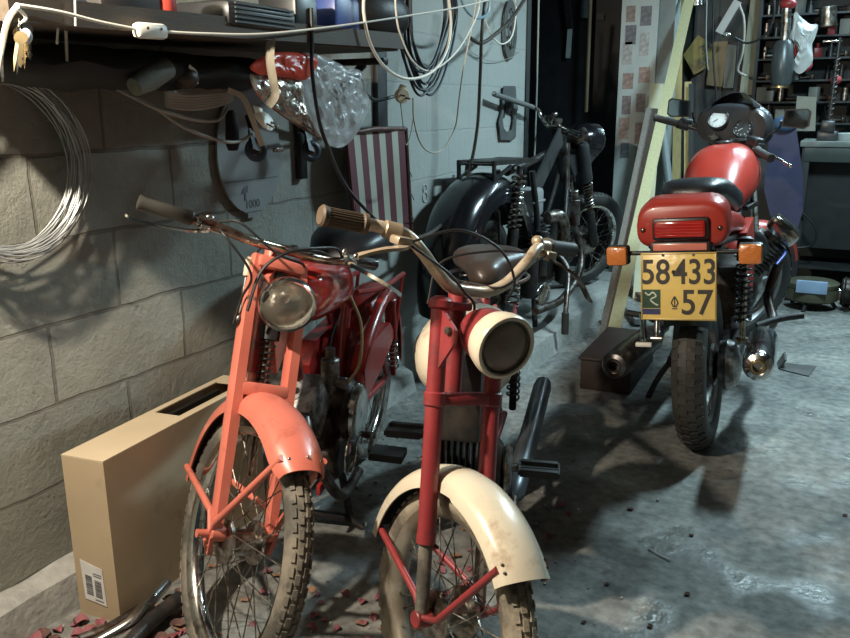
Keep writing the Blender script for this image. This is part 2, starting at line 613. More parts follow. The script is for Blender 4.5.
WALLM = wall_material()
FLOORM = floor_material('cement_floor', (0.13, 0.135, 0.13), (0.22, 0.22, 0.205), (0.33, 0.32, 0.29), 0.85, 0.16)
LEDGEM = floor_material('pale_cement', (0.24, 0.245, 0.235), (0.34, 0.34, 0.32), (0.42, 0.41, 0.38), 0.55, 0.85, 0.78)
PLASTER = mat('grey_plaster', (0.14, 0.15, 0.145), 0.7, 0, 0.15, bump=0.1, bscale=30)

def sbox(name, lo, hi, m, origin=(0, 0, 0)):
    mb = MB()
    c = [(a + b) / 2 - o for a, b, o in zip(lo, hi, origin)]
    mb.box(c, [b - a for a, b in zip(lo, hi)])
    o = mb.obj(name, m, parent=None)
    # keep world-aligned texture space
    off = Vector(o.location)
    o.data.transform(Matrix.Translation(off))
    o.location = origin
    return structure(o)
sbox('floor', (-2.9, -2.2, -0.12), (2.8, 7.2, 0.0), FLOORM)
# brick phase: a vertical joint at y 1.49 in the course 0.7 to 0.9, bed joints at 0.1 + 0.2 k
sbox('wall_left', (-1.87, -2.5, -0.80), (-1.67, 3.0, 1.70), WALLM, (0, 1.49 - 0.44 * 4, 0.1 + 0.2 * 4 - 0.8 + 0.0)) if False else None
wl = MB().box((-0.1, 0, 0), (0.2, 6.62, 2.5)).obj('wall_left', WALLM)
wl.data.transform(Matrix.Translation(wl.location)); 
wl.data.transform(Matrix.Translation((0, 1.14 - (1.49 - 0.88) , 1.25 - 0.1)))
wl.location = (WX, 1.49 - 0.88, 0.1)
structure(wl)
sbox('wall_back', (-2.9, 6.45, 0), (2.8, 6.6, 2.5), mat('sooty_plaster', (0.045, 0.047, 0.046), 0.8, 0, 0.35, bump=0.1))
sbox('wall_recess', (-2.9, 4.46, 0), (-2.75, 6.45, 2.5), DARK)
sbox('wall_return', (-2.75, 4.46, 0), (-1.87, 4.56, 2.5), DARK)
sbox('wall_right', (2.4, -2.2, 0), (2.55, 6.45, 2.5), PLASTER)
sbox('ceiling', (-2.9, -2.2, 2.5), (2.55, 6.6, 2.6), mat('ceiling_boards', (0.06, 0.055, 0.05), 0.8))
sbox('trim_1', (-1.87, 4.445, 0), (-1.662, 4.50, 2.5), mat('dark_jamb', (0.02, 0.022, 0.023), 0.6))
sbox('door_1', (-2.20, 6.10, 0.0), (-1.50, 6.16, 2.3), mat('black_door', (0.012, 0.013, 0.015), 0.5, 0, 0.3))
# low plinth the black motorcycle stands on
pl = MB().prism([(0, 0), (0.44, 0), (0.42, 0.10), (0, 0.10)], 2.2, (WX, 4.40, 0)).obj('floor_ledge', LEDGEM)
structure(pl)
# rough footing along the foot of the wall
ft = MB()
rings = []
for i in range(41):
    y = -1.0 + i * 0.1
    j = random.uniform(-0.010, 0.010)
    rings.append([(WX - .02, y, 0), (WX + 0.075 + j, y, 0), (WX + 0.055 + j, y, 0.085 + j * .5), (WX + 0.01, y, 0.105 + j * .5), (WX - .02, y, 0.105)])
ft.rings(rings)
structure(ft.obj('baseboard_left', LEDGEM))

# white pillar covered in snapshots
pillar = MB()
pa, pb, pc = yp(616, 100, 5.7), yp(650, 100, 5.7), yp(668, 100, 5.7)
PX0, PX1, PX2 = -1.475, -1.235, -1.13
pillar.box(((PX0 + PX1) / 2, 5.76, 1.2), (PX1 - PX0, 0.12, 2.4))
WHITEBOARD = mat('white_painted_board', (0.52, 0.57, 0.55), 0.55, 0, 0.08)
structure(pillar.obj('trim_2', WHITEBOARD))
structure(MB().box(((PX1 + PX2) / 2, 5.80, 1.2), (PX2 - PX1, 0.16, 2.4), bev=0.01).obj('trim_3', mat('grey_post', (0.24, 0.27, 0.26), 0.6, 0, 0.15)))
ph_cols = [(0.16, 0.12, 0.11), (0.09, 0.09, 0.10), (0.24, 0.235, 0.23), (0.20, 0.14, 0.12), (0.12, 0.10, 0.10), (0.24, 0.19, 0.17)]
shots = [(628, 14, 0), (627, 35, 1), (626, 53, 2), (624, 81, 3), (622, 105, 4), (621, 128, 5), (619, 150, 1),
         (642, 16, 1), (641, 44, 2), (636, 75, 3), (638, 103, 4), (631, 133, 0), (635, 155, 5)]
words = ['top of the left column', 'second in the left column', 'third in the left column', 'fourth in the left column', 'fifth in the left column',
         'sixth in the left column', 'lowest of the left column', 'top of the right column', 'second in the right column', 'third in the right column',
         'fourth in the right column', 'fifth in the right column', 'lowest of the right column']
for k, (px, py, c) in enumerate(shots):
    p = yp(px, py, 5.697)
    p.x = PX0 + (0.062 if k < 7 else 0.165) + 0.008 * math.sin(k * 2.3)
    pic = mat('snapshot_%d' % c, ph_cols[c], 0.4, 0, 0.5, scale=38, col2=tuple(min(1, q * 2.6) for q in ph_cols[c]))
    o = MB().box((p.x, 5.6975, p.z), (0.058 + .012 * (k % 2), 0.003, 0.100 + .02 * (k % 3))).obj('snapshot', pic)
    tag(o, 'small snapshot on the white post, ' + words[k], 'photograph', 'snapshots on the white post')

# ================================================================== SHELF AND WHAT HANGS ON THE LEFT WALL
sh = thing('wall_shelf', 'long dark wooden shelf along the block wall over the mopeds', 'shelf', (WX, 1.2, 1.34))
def L3(p, root=sh):
    return Vector(p) - Vector(root.location)
mb = MB()
mb.rings([[L3((WX + 0.002, y, z)), L3((-1.31, y, z)), L3((-1.31, y, z + 0.02)), L3((WX + 0.002, y, z + 0.02))] for y, z in ((0.985, 1.348), (1.2, 1.352), (2.36, 1.372))])
mb.obj('board', mat('shelf_board', (0.10, 0.08, 0.06), 0.7, 0, 0.3), sh)
mb = MB()
mb.rings([[L3((-1.31, y, z)), L3((-1.29, y, z)), L3((-1.29, y, z + 0.045)), L3((-1.31, y, z + 0.045))] for y, z in ((0.98, 1.345), (1.2, 1.348), (2.36, 1.378))])
mb.obj('front_rail', WOOD, sh)
mb = MB()
b0 = Vector((WX + 0.015, 2.92, 0))
for yy, part in ((2.30, 0),):
    mb = MB()
    mb.box(L3((WX + 0.014, yy, 1.16)), (0.026, 0.035, 0.38), bev=0.002)
    mb.box(L3((WX + 0.18, yy, 1.340)), (0.34, 0.03, 0.02), bev=0.002)
    mb.bar(L3((WX + 0.02, yy, 1.12)), L3((WX + 0.27, yy, 1.335)), 0.022, 0.012, up=(0, 1, 0))
    mb.obj('bracket', BLACK, sh)
# black upright on the wall beyond the shelf
tag(MB().box((WX + 0.012, 2.84, 1.18), (0.022, 0.075, 0.62), bev=0.003).obj('wall_batten', mat('batten_black', (0.015, 0.016, 0.018), 0.5)),
    'black upright batten on the wall behind the striped chair', 'batten')

def cable(name, pts, r, m, label, cat='cable', n=8, smooth=8, closed=False, group=None):
    o = MB().tube(pts, r, n, smooth, closed).obj(name, m)
    return tag(o, label, cat, group)

# extension lead strung along the shelf
lead = thing('extension_cord', 'white cord strung along the shelf front with inline switch', 'cord', wp(150, 31, 0.40))
ll = lambda p: p - lead.location
pts = [wp(18, 5, .40), wp(60, 12, .40), wp(100, 22, .40), wp(138, 29.5, .40)]
MB().tube([ll(p) for p in pts], 0.0032, 8, 8).obj('cord', CREAMWIRE, lead)
pts = [wp(162, 31.5, .40), wp(200, 33.5, .40), wp(262, 34, .40), wp(330, 27, .40), wp(400, 17, .40), wp(460, 7, .40), wp(492, -1, .40)]
MB().tube([ll(p) for p in pts], 0.0028, 8, 8).obj('cord', CREAMWIRE, lead)
pts = [wp(18, 5, .40), wp(8, 20, .40), wp(2, 45, .39), wp(-6, 90, .38)]
MB().tube([ll(p) for p in pts], 0.0048, 8, 8).obj('cord', CREAMWIRE, lead)
a, b = wp(135, 30, .40), wp(165, 32, .40)
mid = (a + b) / 2
q = (b - a).to_track_quat('X', 'Z').to_matrix()
mb = MB()
mb.box(ll(mid), ((b - a).length * 1.0, 0.024, 0.030), rot=q, bev=0.009)
mb.obj('inline_switch', WHITEP, lead)
mb = MB()
for dx in (-0.018, 0.018):
    mb.cyl(ll(mid) + q @ Vector((dx, -0.012, 0.004)), ll(mid) + q @ Vector((dx, -0.0135, 0.004)), 0.003, n=8)
mb.obj('screw', STEEL, lead)

# bunch of keys
k0 = wp(18, 20, .41)
keys = thing('key_bunch', 'bunch of keys hanging from the white cord at the top left', 'keys', k0)
kl = lambda p: p - k0
MB().torus(kl(wp(20, 26, .41)), (0.6, 0.7, 0), 0.012, 0.0011, 20, 6).obj('key_ring', CHROME, keys)
for i, (x0, y0, x1, y1, cm) in enumerate(((19, 38, 14, 72, BRASS), (22, 40, 17, 75, CHROME), (24, 38, 25, 70, CHROME), (27, 36, 31, 60, CHROME), (21, 44, 21, 68, BRASS))):
    a, b = kl(wp(x0, y0, .405 + .006 * i)), kl(wp(x1, y1, .405 + .006 * i))
    d = (b - a).normalized()
    mb = MB()
    side = Vector((0.75, 0.65, 0)).normalized()
    nn = d.cross(side).normalized()
    rr = [a - d * 0.010 + (side * math.cos(t) * 0.011 + d * math.sin(t) * 0.011) for t in [2 * math.pi * k / 12 for k in range(12)]]
    mb.rings([[p - nn * 0.001 for p in rr], [p + nn * 0.001 for p in rr]])
    blade = [a + side * 0.004, a + d * 0.02 + side * 0.004, a + d * 0.024 + side * 0.001, a + d * 0.029 + side * 0.004, a + d * 0.034 + side * 0.0015, b, a - side * 0.004 + d * 0.034, a - side * 0.004]
    mb.rings([[p - nn * 0.001 for p in blade], [p + nn * 0.001 for p in blade]])
    mb.obj('key', cm, keys)
MB().tube([kl(wp(18, 8, .41)), kl(wp(26, 18, .41)), kl(wp(20, 26, .41)), kl(wp(30, 34, .41)), kl(wp(23, 40, .41))], 0.003, 6, 6).obj('key_cord', CREAMWIRE, keys)
MB().ball(kl(wp(26, 36, .42)), (0.012, 0.009, 0.013), 14, 8).obj('key_fob', mat('pale_blue_fob', (0.55, 0.62, 0.72), 0.3), keys)
tag(MB().tube([wp(3, 33, .39), wp(3, 40, .39), wp(2, 60, .39), wp(3, 82, .39)], 0.002, 6, 4).obj('key_chain', DULLCHROME), 'thin chain hanging at the far left beside the keys', 'chain')

# coil of galvanised wire, many turns, hung on the wall
co = []
cc = wp(6, 166, .05)
random.seed(3)
mb = MB()
for t in range(22):
    rr = 0.183 + random.uniform(-0.011, 0.011)
    dy, dz = random.uniform(-0.008, 0.008), random.uniform(-0.014, 0.006)
    dx = random.uniform(-0.022, 0.026)
    P = []
    for k in range(40):
        an = 2 * math.pi * k / 40
        P.append(Vector((cc.x + dx + 0.006 * math.sin(3 * an + t), cc.y + dy + rr * math.cos(an), cc.z + dz + rr * 1.02 * math.sin(an) + 0.004 * math.sin(2 * an + t))))
    mb.sweep(P, circ(5, 0.0020), closed=True)
tag(mb.obj('wire_coil', WIRE), 'coil of galvanised wire hanging on the block wall at the left', 'wire coil')
random.seed(11)

# things under the shelf
from mathutils import noise
rings = []
for i in range(31):
    u = i / 30
    yy = 1.04 + 0.88 * u
    e = math.sqrt(max(.02, 1 - abs(2 * u - 1) ** 6))
    row = []
    for k in range(22):
        a = 2 * math.pi * k / 22
        q = Vector((WX + .150 + .120 * e * math.cos(a), yy, 1.290 + .045 * e * math.sin(a)))
        q += Vector((1, 0, 1)) * .014 * e * noise.noise(q * 16)
        q.z = min(q.z, 1.332)
        q.x = max(q.x, WX + .004)
        row.append(q)
    rings.append(row)
tag(MB().rings(rings).obj('shading_roll', mat('black_roll', (.012, .012, .012), .7, 0, .3)), 'long black roll added for the dark mass under the shelf, keeping light off the wall', 'tarpaulin')  # roll added for the dark mass under the shelf, blocks light on the wall
tag(MB().lathe([(0.012, 0), (0.020, 0.004), (0.027, 0.05), (0.024, 0.115), (0.012, 0.125)], wp(133, 88, .27), wp(170, 66, .27) - wp(133, 88, .27), 16).obj('grease_gun', mat('grey_rubber_sleeve', (0.12, 0.12, 0.10), 0.7, bump=.2)),
    'grey ribbed sleeve poking out under the shelf', 'sleeve')
tag(MB().tube([wp(70, 70, .18), wp(110, 66, .2), wp(150, 62, .22), wp(176, 68, .23)], 0.010, 10, 6).obj('dark_pipe', mat('dark_teal_pipe', (0.02, 0.05, 0.07), 0.25)), 'dark teal pipe lying under the shelf', 'pipe')
o = MB().ball(wp(186, 78, .25), (0.03, 0.03, 0.026), 14, 8).obj('leather_pouch', mat('dark_leather', (0.05, 0.035, 0.025), 0.5))
tag(o, 'small dark leather pouch beside the grey sleeve', 'pouch')
tag(MB().strap([wp(189, 66, .27), wp(196, 73, .27), wp(197, 84, .27)], 0.008, 0.002, up=(1, 0, 0), smooth=6).obj('white_strip', WHITEP), 'curled white strip on the dark pouch', 'strip')
tag(MB().tube([wp(110, 85, .16), wp(135, 98, .2), wp(160, 110, .24), wp(195, 120, .27), wp(218, 120, .27), wp(228, 108, .26)], 0.0042, 8, 8).obj('electric_cable', GREYWIRE), 'grey cord looping down below the shelf', 'cord')
tag(MB().tube([wp(120, 88, .16), wp(150, 104, .2), wp(185, 128, .25), wp(222, 141, .28), wp(240, 141, .28), wp(252, 134, .28)], 0.0042, 8, 8).obj('electric_cable', GREYWIRE), 'longer grey cord sagging lowest under the shelf', 'cord')
mb = MB()
for k in range(6):
    c = wp(200, 92 + 3.0 * k, .24)
    mb.tube([wp(166, 92 + 2.6 * k, .24 - .004 * k), wp(190, 96 + 2.6 * k, .26), wp(215, 94 + 2.4 * k, .27), wp(232, 92 + 1.5 * k, .25), wp(215, 89 + 2 * k, .20), wp(185, 89 + 2 * k, .20)], 0.0042, 7, 6, closed=True)
tag(mb.obj('cord_bundle', mat('pale_grey_cord', (0.34, 0.31, 0.27), 0.45)), 'coiled bundle of grey cord tucked under the shelf', 'cord')
tag(MB().strap([wp(228, 90, .27), wp(243, 98, .29), wp(252, 118, .30), wp(262, 146, .31)], 0.014, 0.003, up=(0.65, -0.75, 0), smooth=8).obj('flat_strap', mat('beige_strap', (0.52, 0.47, 0.38), 0.5)), 'beige flat strap hanging from the cord bundle', 'strap')
tag(MB().strap([wp(274, 28, .36), wp(271, 42, .38), wp(270, 60, .385), wp(273, 80, .385), wp(275, 95, .38), wp(268, 106, .375)], 0.021, 0.004, up=(0.6, -0.8, 0), smooth=8).obj('flat_strap', mat('striped_strap', (0.30, 0.27, 0.21), 0.6, stretch=(30, 30, 1))), 'grey-brown webbing strap hanging from the shelf edge over the red bag', 'strap')
for i, (x0, y0, x1, y1) in enumerate(((54, 38, 56, 68),)):
    tag(MB().tube([wp(66, 30, .30), wp(67, 62, .26)], 0.003, 6).obj('electric_cable', GREYWIRE), 'thin dark cord hanging straight below the shelf', 'cord')
tag(MB().cyl(wp(58, 28, .33), wp(57, 44, .33), 0.0022, n=8).obj('nail', WHITEP), 'pale nail sticking down from the shelf edge', 'nail')
tag(MB().cyl(wp(75, 0, .39), wp(75.5, 26, .39), 0.0018, n=8).obj('electric_cable', CREAMWIRE), 'short white cord end hanging over the shelf rail', 'cord')

def euro_plug(p, up, out, label, scale=1.0, m=CREAMWIRE):
    up = Vector(up).normalized(); out = Vector(out).normalized()
    t = thing('power_plug', label, 'plug', p)
    rt = up.cross(out).normalized()
    T = Matrix((rt, out, up)).transposed().to_4x4()
    s = scale
    mb = MB(T)
    mb.lathe([(0.008 * s, -0.030 * s), (0.013 * s, -0.022 * s), (0.019 * s, -0.010 * s), (0.019 * s, 0.0), (0.017 * s, 0.003 * s)], (0, 0, 0), (0, 1, 0), 18)
    mb.box((0, -0.018 * s, 0.012 * s), (0.014 * s, 0.018 * s, 0.030 * s), bev=0.003 * s)
    mb.obj('plug_body', m, t)
    for sx in (-1, 1):
        MB(T).cyl((0.0085 * s * sx, 0.002 * s, -0.001), (0.0085 * s * sx, 0.021 * s, -0.001), 0.0024 * s, n=10).obj('plug_pin', STEEL, t)
    return t
euro_plug(wp(268, 122, .36), (-0.2, -0.2, 1), (0.9, 0.15, -0.45), 'white mains plug hanging beside the red and silver bag', 1.15, WHITEP)
for i, (px, py) in enumerate(((256, 150), (311, 151))):
    c = wp(px, py, .20)
    t = thing('caster_wheel', ('black-tyred caster wheel hanging above the left of the round disc', 'black-tyred caster wheel under the plastic bag')[i], 'caster', c, group=None)
    MB().torus((0, 0, 0), (0.85, -0.45, 0.1), 0.022, 0.011, 24, 10, ry=.010).obj('tyre', mat('blue_black_rubber', (0.03, 0.045, 0.07), 0.4), t)
    MB().lathe([(0.016, -0.007), (0.017, 0), (0.016, 0.007)], (0, 0, 0), (0.85, -0.45, 0.1), 16).obj('wheel_hub', STEEL, t)
    mb = MB()
    mb.bar((0.012, -0.014, 0), (-0.01, 0.0, 0.055), 0.03, 0.004, up=(1, 0, 0))
    mb.bar((-0.016, 0.008, 0), (-0.01, 0.0, 0.055), 0.03, 0.004, up=(1, 0, 0))
    mb.cyl((-0.01, 0, 0.05), (-0.04, 0.02, 0.09), 0.007, n=10)
    mb.obj('fork', BLACK, t)
tag(MB().box(wp(278, 150, .25), (0.012, 0.035, 0.012), bev=.002).obj('metal_clip', CHROME), 'small bright metal clip beside the left caster wheel', 'clip')
for px, py, l, lab in ((233, 150, .10, 'longer dark rag hanging in front of the round disc'), (300, 155, .06, 'short dark rag hanging beside the caster wheel under the plastic bag')):
    p = wp(px, py, .10)
    tag(MB().lathe([(0.014, 0), (0.02, .02), (.016, l), (.008, l + .01)], p, (0.1, -0.1, 1), 10).obj('dark_rag', mat('dark_rag_cloth', (0.016, 0.016, 0.017), 0.9)), lab, 'rag')

# round grey disc with printed logo, leaning on the wall
dc = thing('round_disc', 'grey round disc with a printed flag logo on the wall', 'disc', wp(247, 165, .012))
y0_, y1_ = wp(216, 165, .01).y, wp(279, 165, .01).y
rY = (y1_ - y0_) / 2
mb = MB()
out = []
zc = wp(247, 155, .01).z - dc.location.z
yc = (y0_ + y1_) / 2 - dc.location.y
zb = wp(240, 215, .01).z - dc.location.z
rZ = zc - zb
for k in range(48):
    a = 2 * math.pi * k / 48
    out.append((yc + rY * math.cos(a), zc + rZ * math.sin(a) * (1.0 if math.sin(a) < 0 else 1.15)))
mb.rings([[(x, y, z) for y, z in out] for x in (-0.001, 0.006)])
# tab at the bottom
mb.box((0.0025, yc, zb - 0.002), (0.006, 0.055, 0.02))
mb.obj('plate', mat('grey_disc_plastic', (0.235, 0.245, 0.245), 0.5, 0, 0.06), dc)
Tw = Matrix(((0, 0, 1, 0), (1, 0, 0, 0), (0, 1, 0, 0), (0, 0, 0, 1)))
lg = wp(253, 204, .02) - dc.location
text_mb('1000', 0.036, Matrix.Translation((0.0068, lg.y, lg.z)) @ Tw, 0.0004, 1.0).obj('logo_letters', INK, dc)
lg2 = wp(246, 194, .02) - dc.location
MB().prism([(-0.022, 0), (-0.010, 0.018), (0.012, 0.026), (0.010, 0.004), (0.002, 0.004), (0.002, -0.020), (-0.008, -0.020), (-0.006, 0.002)], 0.001, (0.0070, lg2.y, lg2.z), Matrix(((0, 1, 0), (1, 0, 0), (0, 0, 1)))).obj('logo_flag', INK, dc)
for k, (dz, wd) in enumerate(((-0.026, 0.06), (-0.031, 0.05))):
    pass
mb = MB()
mb.box((0.0068, lg.y, lg.z - 0.024), (0.0006, 0.08, 0.003))
mb.box((0.0068, yc, zc - rZ * .42), (0.0006, rY * 1.7, 0.003))
mb.obj('printed_line', INK, dc)

# transparent plastic bag with a red and silver packet
bag_c = wp(305, 97, .33)
bag = thing('plastic_bag', 'crumpled clear plastic bag holding a red and silver packet', 'bag', bag_c)
def crumple(outline, off, amp, thick, m, name, seed, layers=2, res=16):
    random.seed(seed)
    from mathutils import noise
    ring = [wp(x, y, off) - bag_c for x, y in outline]
    cen = sum(ring, Vector()) / len(ring)
    mb = MB()
    ringp = catmull(ring, 5, True)
    shells = []
    nx = Vector((0.8, -0.6, 0.1)).normalized()
    for sgn in (1, -1):
        rs = []
        for k in range(1, res + 1):
            t = k / res
            bul = thick * math.sqrt(max(0, 1 - t ** 2.4)) * sgn
            row = []
            for p in ringp:
                q = cen + (p - cen) * t
                nz = noise.noise(q * 34 + Vector((seed, 0, sgn))) + 0.6 * noise.noise(q * 80 + Vector((seed, 3, 0)))
                row.append(q + nx * (bul + nz * amp * (1 - t ** 6)))
            rs.append(row)
        shells.append(rs)
    rings = list(reversed(shells[1][:-1])) 
    rings = list(shells[0]) + list(reversed(shells[1][:-1]))
    mb.rings(rings)
    return mb.obj(name, m, bag, angle=22)
SILVER = mat('silver_foil', (0.62, 0.58, 0.52), 0.24, 0.75, 0.4, scale=14, col2=(0.26, 0.19, 0.15))
REDFILM = mat('red_film', (0.66, 0.075, 0.045), 0.28, 0, 0.15, bump=.3, bscale=30)
crumple([(250, 66), (268, 54), (292, 52), (313, 56), (318, 64), (306, 80), (290, 78), (272, 76), (258, 74)], .365, 0.007, 0.018, REDFILM, 'red_packet', 4)
crumple([(250, 74), (268, 76), (285, 74), (302, 82), (306, 104), (318, 130), (322, 140), (300, 128), (276, 112), (258, 96)], .35, 0.011, 0.014, SILVER, 'silver_packet', 5)
CLEAR = mat('clear_film', (0.74, 0.75, 0.76), 0.14, 0, 0.2, scale=20, alpha=0.42, bump=0.5, bscale=26)
crumple([(300, 54), (318, 54), (345, 66), (362, 72), (366, 90), (371, 104), (366, 118), (352, 140), (338, 148), (322, 138), (306, 104), (296, 74)], .34, 0.013, 0.018, CLEAR, 'clear_film', 9)
tag(MB().tube([wp(360, 88, .28), wp(375, 100, .2), wp(392, 97, .2), wp(400, 94, .2)], .006, 8, 6).obj('electric_cable', BLACKWIRE), 'short black cord running behind the clear bag', 'cord')

# loops of cable to the right of the shelf
cable('cream_cable', [wp(364, -8, .40), wp(364, 15, .40), wp(371, 45, .40), (wp(386, 68, .40)), wp(408, 79, .41), wp(432, 72, .41), wp(446, 52, .40), wp(451, 25, .39), wp(448, -8, .39)], 0.0046, CREAMWIRE, 'thick cream cable hanging in a big U loop', 'cable')
cable('cream_cable', [wp(395, -8, .38), wp(396, 12, .38), (wp(400, 34, .38)), wp(412, 60, .38), wp(428, 71, .38), wp(446, 62, .38), wp(462, 44, .38), wp(477, 15, .36), wp(481, -8, .36)], 0.0030, CREAMWIRE, 'thin cream cable hanging in a loop inside the thick one')
cable('cream_cable', [wp(477, -8, .33), wp(472, 25, .33), wp(464, 65, .33), wp(459, 100, .32), wp(455, 128, .30), wp(443, 149, .29), wp(430, 152, .28), wp(420, 142, .27), wp(414, 120, .26), wp(413, 98, .25)], 0.0030, mat('beige_cable', (0.55, 0.50, 0.40), .45), 'beige cable falling straight then curling up beside the plug')
cable('thin_wire', [wp(400, 98, .22), wp(403, 125, .20), wp(406, 145, .20), wp(411, 132, .20), wp(414, 112, .20)], 0.0018, GREYWIRE, 'thin grey wire making a narrow V below the plug', 'wire')
euro_plug(wp(403, 96, .26), (0.3, 0.35, 1), (0.85, -0.5, -0.15), 'cream mains plug with dark pins hanging among the cable loops', 1.35, mat('aged_cream_plastic', (0.72, 0.58, 0.42), 0.45))
random.seed(5)
for t in range(9):
    tx = random.uniform(-5, 5)
    wd = random.uniform(16, 27)
    dp_ = random.uniform(68, 96)
    of = .20 + .013 * t
    cx = 426 + tx
    P = [wp(cx - wd, -10, of), wp(cx - wd * .95, 22, of), wp(cx - wd * .8, dp_ * .62, of), wp(cx - wd * .25, dp_ - 2, of), wp(cx + wd * .3, dp_ - 5, of), wp(cx + wd * .85, dp_ * .55, of), wp(cx + wd * 1.1, 15, of), wp(cx + wd, -10, of)]
    cable('hanging_cable', P, 0.0048, (BLACKWIRE, BLUEWIRE)[t % 2], 'dark loop of cable in the bundle hanging right of the shelf', 'cable', group='dark cable loops right of the shelf')
cable('brown_hose', [wp(486, -8, .20), wp(482, 30, .20), wp(480, 80, .19), wp(477, 130, .18), wp(468, 175, .17), wp(452, 212, .17), wp(432, 232, .18), wp(408, 238, .20), wp(385, 226, .28)], 0.0078, BROWNHOSE, 'thick dark hose sweeping down the wall behind the mopeds', 'hose')
cable('brown_hose', [wp(532, -12, .16), wp(512, 18, .17), wp(498, 32, .18), wp(482, 43, .19), wp(470, 38, .19)], 0.0088, BROWNHOSE, 'short thick brown hose hanging at the top near the round gasket', 'hose')
cable('black_cable', [wp(311, 8, .385), wp(312, 40, .385), wp(312, 70, .385), wp(318, 115, .385), wp(327, 145, .38), wp(345, 185, .38), wp(372, 216, .39), wp(388, 230, .40)], 0.0052, BLACKWIRE, 'black cable hanging from the shelf in front of the clear bag', 'cable')
cable('white_wire', [wp(485, 20, .12), wp(492, 36, .12), wp(502, 44, .12), wp(512, 36, .12), wp(516, 12, .12), wp(514, -10, .12)], 0.0036, CREAMWIRE, 'white wire loop in front of the round gasket', 'wire')
cable('blue_hose', [wp(458, -10, .22), wp(466, 10, .22), wp(478, 18, .22), wp(488, 12, .22), wp(490, -10, .22)], 0.006, mat('pale_blue_hose', (0.25, 0.36, 0.42), 0.4), 'pale blue hose loop at the top beside the brown hose', 'hose')
cable('thin_wire', [wp(465, 38, .02), wp(472, 52, .02), wp(490, 61, .02), wp(510, 58, .02), wp(521, 50, .02)], 0.0016, GREYWIRE, 'thin wire sagging across the wall below the round gasket', 'wire')
cable('hanging_rod', [wp(539, -20, .02), wp(537, 80, .02), wp(534.5, 157, .02)], 0.0055, mat('dull_rod', (0.36, 0.38, 0.36), 0.4, 0.2), 'thin pale rod standing upright at the end of the block wall', 'rod', smooth=2)

# round clutch plate and cylinder gasket on the wall
def on_wall_outline(pts, th, off):
    return [[wp(x, y, off) for x, y in pts], [wp(x, y, off + th) for x, y in pts]]
cp = thing('clutch_plate', 'dark round gasket with holes hanging high on the wall', 'gasket', wp(510, 30, .015))
mb = MB()
cY, cZ = 0, 0
def ring_plate(mb, ry, rz, ri, x0=0.0, x1=0.004, n=32, c=(0, 0)):
    prof = []
    o1 = [(c[0] + ry * math.cos(2 * math.pi * k / n), c[1] + rz * math.sin(2 * math.pi * k / n)) for k in range(n)]
    i1 = [(c[0] + ry * ri * math.cos(2 * math.pi * k / n), c[1] + rz * ri * math.sin(2 * math.pi * k / n)) for k in range(n)]
    A = [[mb.v((x, y, z)) for y, z in o1] for x in (x0, x1)]
    B = [[mb.v((x, y, z)) for y, z in i1] for x in (x0, x1)]
    for k in range(n):
        j = (k + 1) % n
        mb.face([A[0][k], A[0][j], A[1][j], A[1][k]])
        mb.face([B[0][k], B[1][k], B[1][j], B[0][j]])
        mb.face([A[1][k], A[1][j], B[1][j], B[1][k]])
        mb.face([A[0][k], B[0][k], B[0][j], A[0][j]])
ring_plate(mb, 0.092, 0.148, 0.66)
for k in range(5):
    a = 2 * math.pi * k / 5 + .3
    mb.bar((0.002, 0.03 * math.cos(a), 0.04 * math.sin(a)), (0.002, 0.066 * math.cos(a), 0.105 * math.sin(a)), 0.022, 0.004, up=(1, 0, 0))
ring_plate(mb, 0.036, 0.052, 0.45)
mb.obj('gasket_ring', mat('gasket_grey', (0.085, 0.088, 0.085), 0.6, 0.2, .3), cp)
gk = thing('cylinder_gasket', 'grey oval cylinder gasket hanging on the wall behind the handlebar', 'gasket', wp(506, 115, .012))
gl = lambda x, y, o: wp(x, y, o) - gk.location
outl = [(503, 86), (515, 86), (516, 104), (518, 107), (516, 112), (515, 138), (512, 140), (500, 140), (499, 128), (498, 122), (501, 112), (502, 98)]
n = len(outl)
ins = [(506, 97), (511, 97), (513, 105), (513, 120), (511, 130), (506, 132), (503, 128), (502, 120), (503, 112), (504, 106), (504, 103), (505, 100)]
mb = MB()
A = [[mb.v(gl(x, y, o)) for x, y in outl] for o in (.010, .014)]
B = [[mb.v(gl(x, y, o)) for x, y in ins] for o in (.010, .014)]
mapi = [0, 1, 2, 3, 3, 4, 5, 6, 7, 8, 9, 11]
for k in range(n):
    j = (k + 1) % n
    mb.face([A[1][k], A[1][j], B[1][j - 0], B[1][k]]) if False else None
hub = [((506), (97))]
# fan the ring by angle
def ringfan(mb, A, B):
    ca = lambda v, c: math.atan2(v.co.z - c.z, v.co.y - c.y)
    c = sum((v.co for v in B), Vector()) / len(B)
    n = 48
    def sample(poly, a):
        best = None
        d = Vector((0, math.cos(a), math.sin(a)))
        for i in range(len(poly)):
            p, q = poly[i].co, poly[(i + 1) % len(poly)].co
            x1, y1, x2, y2 = p.y - c.y, p.z - c.z, q.y - c.y, q.z - c.z
            den = d.y * (y2 - y1) - d.z * (x2 - x1)
            if abs(den) < 1e-12:
                continue
            t = (x1 * (y2 - y1) - y1 * (x2 - x1)) / den
            u = (x1 * d.z - y1 * d.y) / den
            if t > 0 and -1e-6 <= u <= 1 + 1e-6:
                best = t if best is None else max(best, t)
        return c + d * (best or 0.01)
    return [[sample(A, 2 * math.pi * k / n) for k in range(n)], [sample(B, 2 * math.pi * k / n) for k in range(n)]]
ra, rb = ringfan(mb, A[1], B[1])
mb.bm.free()
mb = MB()
dx = Vector((0.005, 0, 0))
mb.rings([ra, [p + dx for p in ra], [p + dx for p in rb], rb], closed=True)
mb.obj('gasket_plate', mat('gasket_metal', (0.13, 0.14, 0.14), 0.5, 0.4, .2), gk)
